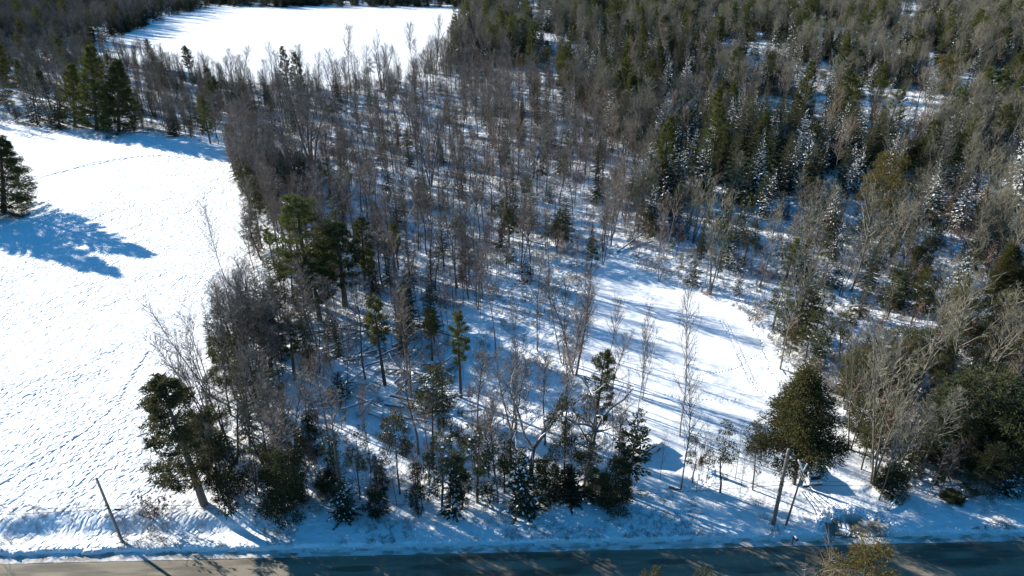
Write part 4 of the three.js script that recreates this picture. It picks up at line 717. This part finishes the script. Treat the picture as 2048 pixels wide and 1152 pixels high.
// ---------------------------------------------------------------- utility poles, cables
function vertical(bx, by, tx, ty) { const b = G(bx, by), [rx, dn, fw] = ray(tx, ty), s = -b.z / fw; return { ...b, h: H - s * dn - b.y, dx: s * rx - b.x }; }
function utilityPole(label, b, r0, dark) {
  const t = thing('utility_pole', label, 'utility pole', b.x, b.y, b.z); t.rotation.z = -Math.atan2(b.dx, b.h);
  const prof = [[r0 * 1.08, -.4], [r0, .6], [r0 * .9, b.h * .5], [r0 * .76, b.h - .06], [r0 * .6, b.h], [0, b.h + .02]].map(([x, y]) => new THREE.Vector2(x, y));
  part('shaft', new THREE.LatheGeometry(prof, 12), dark ? M.pole : M.poleGrey, t);
  part('crown_cap', new THREE.CylinderGeometry(r0 * .5, r0 * .74, .1, 10).translate(0, b.h + .05, 0), dark ? M.poleGrey : M.pole, t);
  for (const y of [.62, .57]) { part('cable_clamp', new RoundedBoxGeometry(.16, .12, .3, 2, .02).translate(0, b.h * y, r0 + .08), M.black, t); }
  part('ground_wire', new THREE.CylinderGeometry(.02, .02, b.h * .6, 5).translate(r0 * .95, b.h * .3, r0 * .4), M.wire, t);
  return b;
}
const pl = utilityPole('weathered grey utility pole standing on the verge at the left', vertical(245, 1084, 193, 957), .15, false);
const pr = utilityPole('thick dark utility pole in front of the biggest cedar', vertical(1546, 1048, 1577, 899), .2, true);
{
  const b = vertical(1572, 1050, 1606, 942), t = thing('service_post', 'slender leaning post with snowy forked top right of the thick utility pole', 'post', b.x, b.y, b.z); t.rotation.z = -Math.atan2(b.dx, b.h);
  part('shaft', new THREE.CylinderGeometry(.075, .13, b.h + .3, 9).translate(0, b.h / 2 - .15, 0), M.pole, t);
  const fork = new THREE.Group(); fork.name = 'fork'; t.add(fork);
  part('arm', new THREE.CylinderGeometry(.05, .07, 1.9, 7).rotateZ(.5).translate(-.42, b.h + .7, 0), M.poleGrey, fork); part('arm', new THREE.CylinderGeometry(.04, .06, 1.2, 7).rotateZ(-.16).translate(.1, b.h + .5, 0), M.poleGrey, fork);
  part('snow_load', mergeGeometries([new THREE.CapsuleGeometry(.085, 1.7, 4, 7).rotateZ(.5).translate(-.42, b.h + .75, .02), new THREE.CapsuleGeometry(.07, 1.0, 4, 7).rotateZ(-.16).translate(.1, b.h + .55, .02)]), M.load, t);
  part('meter_box', new RoundedBoxGeometry(.34, .55, .26, 2, .04).translate(.12, b.h * .8, .16), std(.12, .2, .25), t);
}
const cableAt = (p, f) => new THREE.Vector3(p.x + p.dx * f, p.y + p.h * f, p.z + .3);
function span(name, label, a, b, sag, r) {
  const pts = []; for (let i = 0; i <= 24; i++) { const t = i / 24; pts.push(new THREE.Vector3().lerpVectors(a, b, t).add(new THREE.Vector3(0, -4 * sag * t * (1 - t), 0))); }
  const m = shade(new THREE.Mesh(new THREE.TubeGeometry(new THREE.CatmullRomCurve3(pts), 60, r, 4), M.wire)); m.name = numbered(name); tag(m, label, 'cable'); scene.add(m); return m;
}
{
  const la = cableAt(pl, .62), lb = cableAt(pl, .57), ra = cableAt(pr, .62), rb = cableAt(pr, .57), off = new THREE.Vector3(-60, .2, 1.7), offR = new THREE.Vector3(70, .1, -2.2);
  span('overhead_cable', 'upper of the two thin cables strung between the two utility poles', la, ra, .9, .022);
  span('overhead_cable', 'lower of the two thin cables strung between the two utility poles', lb, rb, .95, .028);
  span('overhead_cable', 'thin upper cable leaving the frame left of the grey pole', la, la.clone().add(off), .9, .022);
  span('overhead_cable', 'thin lower cable leaving the frame left of the grey pole', lb, lb.clone().add(off), .95, .028);
  span('overhead_cable', 'thin upper cable running right from the thick pole over the verge', ra, ra.clone().add(offR), .9, .022);
  span('overhead_cable', 'thin lower cable running right from the thick pole over the verge', rb, rb.clone().add(offR), .95, .028);
  const closure = (label, p, q) => { const m = thing('splice_closure', label, 'cable splice', p.x, p.y, p.z, Math.atan2(-(q.z - p.z), q.x - p.x)); part('case', new THREE.CapsuleGeometry(.11, .55, 5, 10).rotateZ(Math.PI / 2).translate(0, -.1, 0), M.black, m); for (const s of [-1, 1]) part('hanger', new THREE.CylinderGeometry(.015, .015, .16, 5).translate(s * .22, .04, 0), M.wire, m); };
  closure('black splice case hanging on the cable beside the grey pole', lb.clone().lerp(rb, .016).add(new THREE.Vector3(0, -.06, 0)), rb);
  closure('black splice case hanging on the cable right of the thick pole', rb.clone().add(new THREE.Vector3(2.6, -.2, -.05)), rb.clone().add(offR));
}

// ---------------------------------------------------------------- cars under snow
function car(label, x, y, z, turn, paint) {
  const t = thing('parked_car', label, 'car', x, y, z, turn), c = std(...paint, { roughness: .35, metalness: .2 }), glass = std(.012, .015, .02, { roughness: .12 }), W = 1.76;
  const prof = (pts, w, bev) => { const s = new THREE.Shape(); pts.forEach(([a, b], i) => i ? s.lineTo(a, b) : s.moveTo(a, b)); return new THREE.ExtrudeGeometry(s, { depth: w - bev * 2, bevelEnabled: true, bevelSize: bev, bevelThickness: bev, bevelSegments: 2 }).translate(0, 0, -w / 2 + bev).rotateY(-Math.PI / 2); };   // profile along z: rear at +z? (x of the profile becomes z)
  part('body', prof([[-2.1, .34], [2.1, .34], [2.16, .6], [2.05, .92], [1.15, 1.02], [-1.95, 1.02], [-2.14, .9], [-2.18, .55]], W, .07), c, t);
  part('cabin', prof([[-1.98, 1.0], [1.2, 1.0], [.5, 1.5], [-1.45, 1.52]], W - .22, .08), c, t);
  const quad = (a, b, cc, d, n) => { const g = new THREE.BufferGeometry(); g.setAttribute('position', new THREE.Float32BufferAttribute([...a, ...b, ...cc, ...a, ...cc, ...d], 3)); g.computeVertexNormals(); return part(n, g, glass, t); };
  const zr = -1;   // the rear is at -z in the profile's frame
  quad([-.62, 1.08, -2.05], [.62, 1.08, -2.05], [.55, 1.42, -1.62], [-.55, 1.42, -1.62], 'rear_window');
  for (const s of [-1, 1]) { const q = s * (W / 2 - .1); quad([q, 1.08, -1.5], [q, 1.08, -.25], [q * .985, 1.4, -.35], [q * .985, 1.4, -1.3], 'side_window'); quad([q, 1.08, -.15], [q, 1.08, .85], [q * .985, 1.4, .42], [q * .985, 1.4, -.22], 'side_window'); }
  part('bumper', new RoundedBoxGeometry(W - .04, .2, .16, 3, .06).translate(0, .5, -2.2), std(.03, .03, .032), t);
  part('licence_plate', new RoundedBoxGeometry(.32, .16, .02, 1, .005).translate(0, .76, -2.215), std(.6, .6, .6), t);
  for (const s of [-1, 1]) part('tail_light', new RoundedBoxGeometry(.16, .24, .06, 2, .02).translate(s * .74, .84, -2.16), std(.25, .02, .015, { roughness: .3 }), t);
  for (const [sx, sz] of [[-1, -1.35], [1, -1.35], [-1, 1.32], [1, 1.32]]) { const w = part('wheel', new THREE.CylinderGeometry(.32, .32, .2, 18).rotateZ(Math.PI / 2).translate(sx * (W / 2 - .1), .3, sz), M.black, t); part('rim', new THREE.CylinderGeometry(.19, .19, .03, 12).rotateZ(Math.PI / 2).translate(sx * (W / 2 + .015), .3, sz), std(.3, .3, .31, { metalness: .6, roughness: .4 }), w); }
  const snowGeo = [new RoundedBoxGeometry(W - .2, .24, 2.0, 4, .11).translate(0, 1.6, -.5), new RoundedBoxGeometry(W - .14, .2, 1.0, 4, .09).translate(0, 1.08, 1.55), new RoundedBoxGeometry(W - .3, .12, .62, 3, .055).rotateX(.75).translate(0, 1.28, .98), new RoundedBoxGeometry(W - .5, .1, .3, 3, .045).rotateX(-.85).translate(0, 1.5, -1.6)];
  part('snow_load', mergeGeometries(snowGeo), std(.85, .86, .88, { bumpMap: tileBump, bumpScale: .1 }), t);
}
{ const b = G(1624, 974); car('snow-covered parked car in the drive, half hidden under the biggest cedar', b.x + .1, b.y - .1, b.z - 2.2, Math.PI + .12, [.5, .52, .55]); }
{ const b = G(1296, 914); car('snow-buried vehicle in the clearing behind the see-through hemlock', b.x, b.y - .12, b.z - 1, Math.PI - .9, [.6, .6, .6]); }
// board, mailbox, cleared snow
{
  const b = vertical(1399, 938, 1404, 912), t = thing('plank_sign', 'tan wooden board standing upright at the front of the clearing', 'board', b.x, b.y, b.z, .3), wood = std(.5, .33, .18);
  part('board', new RoundedBoxGeometry(.55, b.h * .72, .06, 2, .02).translate(0, b.h * .62, .05), wood, t); for (const s of [-1, 1]) part('post', new THREE.BoxGeometry(.07, b.h, .07).translate(s * .2, b.h * .5 - .05, -.02), M.pole, t);
}
{
  const b = vertical(1583, 1090, 1584, 1066), t = thing('mailbox', 'dark round-topped roadside mailbox on a post at the drive entrance', 'mailbox', b.x, .1, b.z, .3);
  part('post', new THREE.BoxGeometry(.11, 1.2, .11).translate(0, .5, 0), M.pole, t); part('arm', new THREE.BoxGeometry(.09, .09, .6).translate(0, 1.0, .2), M.pole, t);
  const s = new THREE.Shape(); s.moveTo(-.14, 0); s.lineTo(.14, 0); s.lineTo(.14, .16); s.absarc(0, .16, .14, 0, Math.PI); s.lineTo(-.14, 0);
  part('box', new THREE.ExtrudeGeometry(s, { depth: .55, bevelEnabled: true, bevelSize: .012, bevelThickness: .012, bevelSegments: 2 }).translate(0, 1.05, -.02), M.black, t); part('flag', new THREE.BoxGeometry(.015, .2, .06).translate(.17, 1.28, .2), std(.3, .02, .02), t);
  part('snow_cap', new THREE.SphereGeometry(.13, 10, 6).scale(1, .35, 1.9).translate(0, 1.37, .24), M.load, t);
}
{
  const r = rng(8), list = [], ico = new THREE.IcosahedronGeometry(.16, 1), p = ico.attributes.position; for (let i = 0; i < p.count; i++) { const f = .75 + .5 * noise(p.getX(i) * 9 + 4, p.getY(i) * 9 + p.getZ(i) * 7, 3); p.setXYZ(i, p.getX(i) * f, p.getY(i) * f, p.getZ(i) * f); } ico.computeVertexNormals();
  for (let i = 0; i < 260; i++) { const arc = r(), x = mix(33.5, 43.5, arc) + (r() - .5) * 1.2, v = 51.2 + 2.9 * Math.sin(clamp((x - 33) / 10) * Math.PI) + (r() - .5) * 1.4, z = -(v + SLOPE * x); if (v < 50.4) continue; list.push({ x, y: ground(x, z) + .03, z, turn: r() * 6, sx: .4 + r() * r() * 1.6, sy: .4 + r() * .8, lean: [r(), r()] }); }
  for (let i = 0; i < 700; i++) { const x = (r() - .5) * 140, v = BANK - .25 + r() * .9, z = -(v + SLOPE * x); list.push({ x, y: ground(x, z) + .02, z, turn: r() * 6, sx: .3 + r() * r() * .9, sy: .3 + r() * .5, lean: [r(), r()] }); }
  const g = mass('snow_chunks', 'lumps of plowed snow along the road bank and round the drive mouth', 'snow'); copies('lumps', ico, M.load, list, g);
}
console.log('trees', cand.length, 'rest', rest.length, 'brush', brush.length, JSON.stringify(count), 'objects', scene.children.length);
renderer.render(scene, camera);
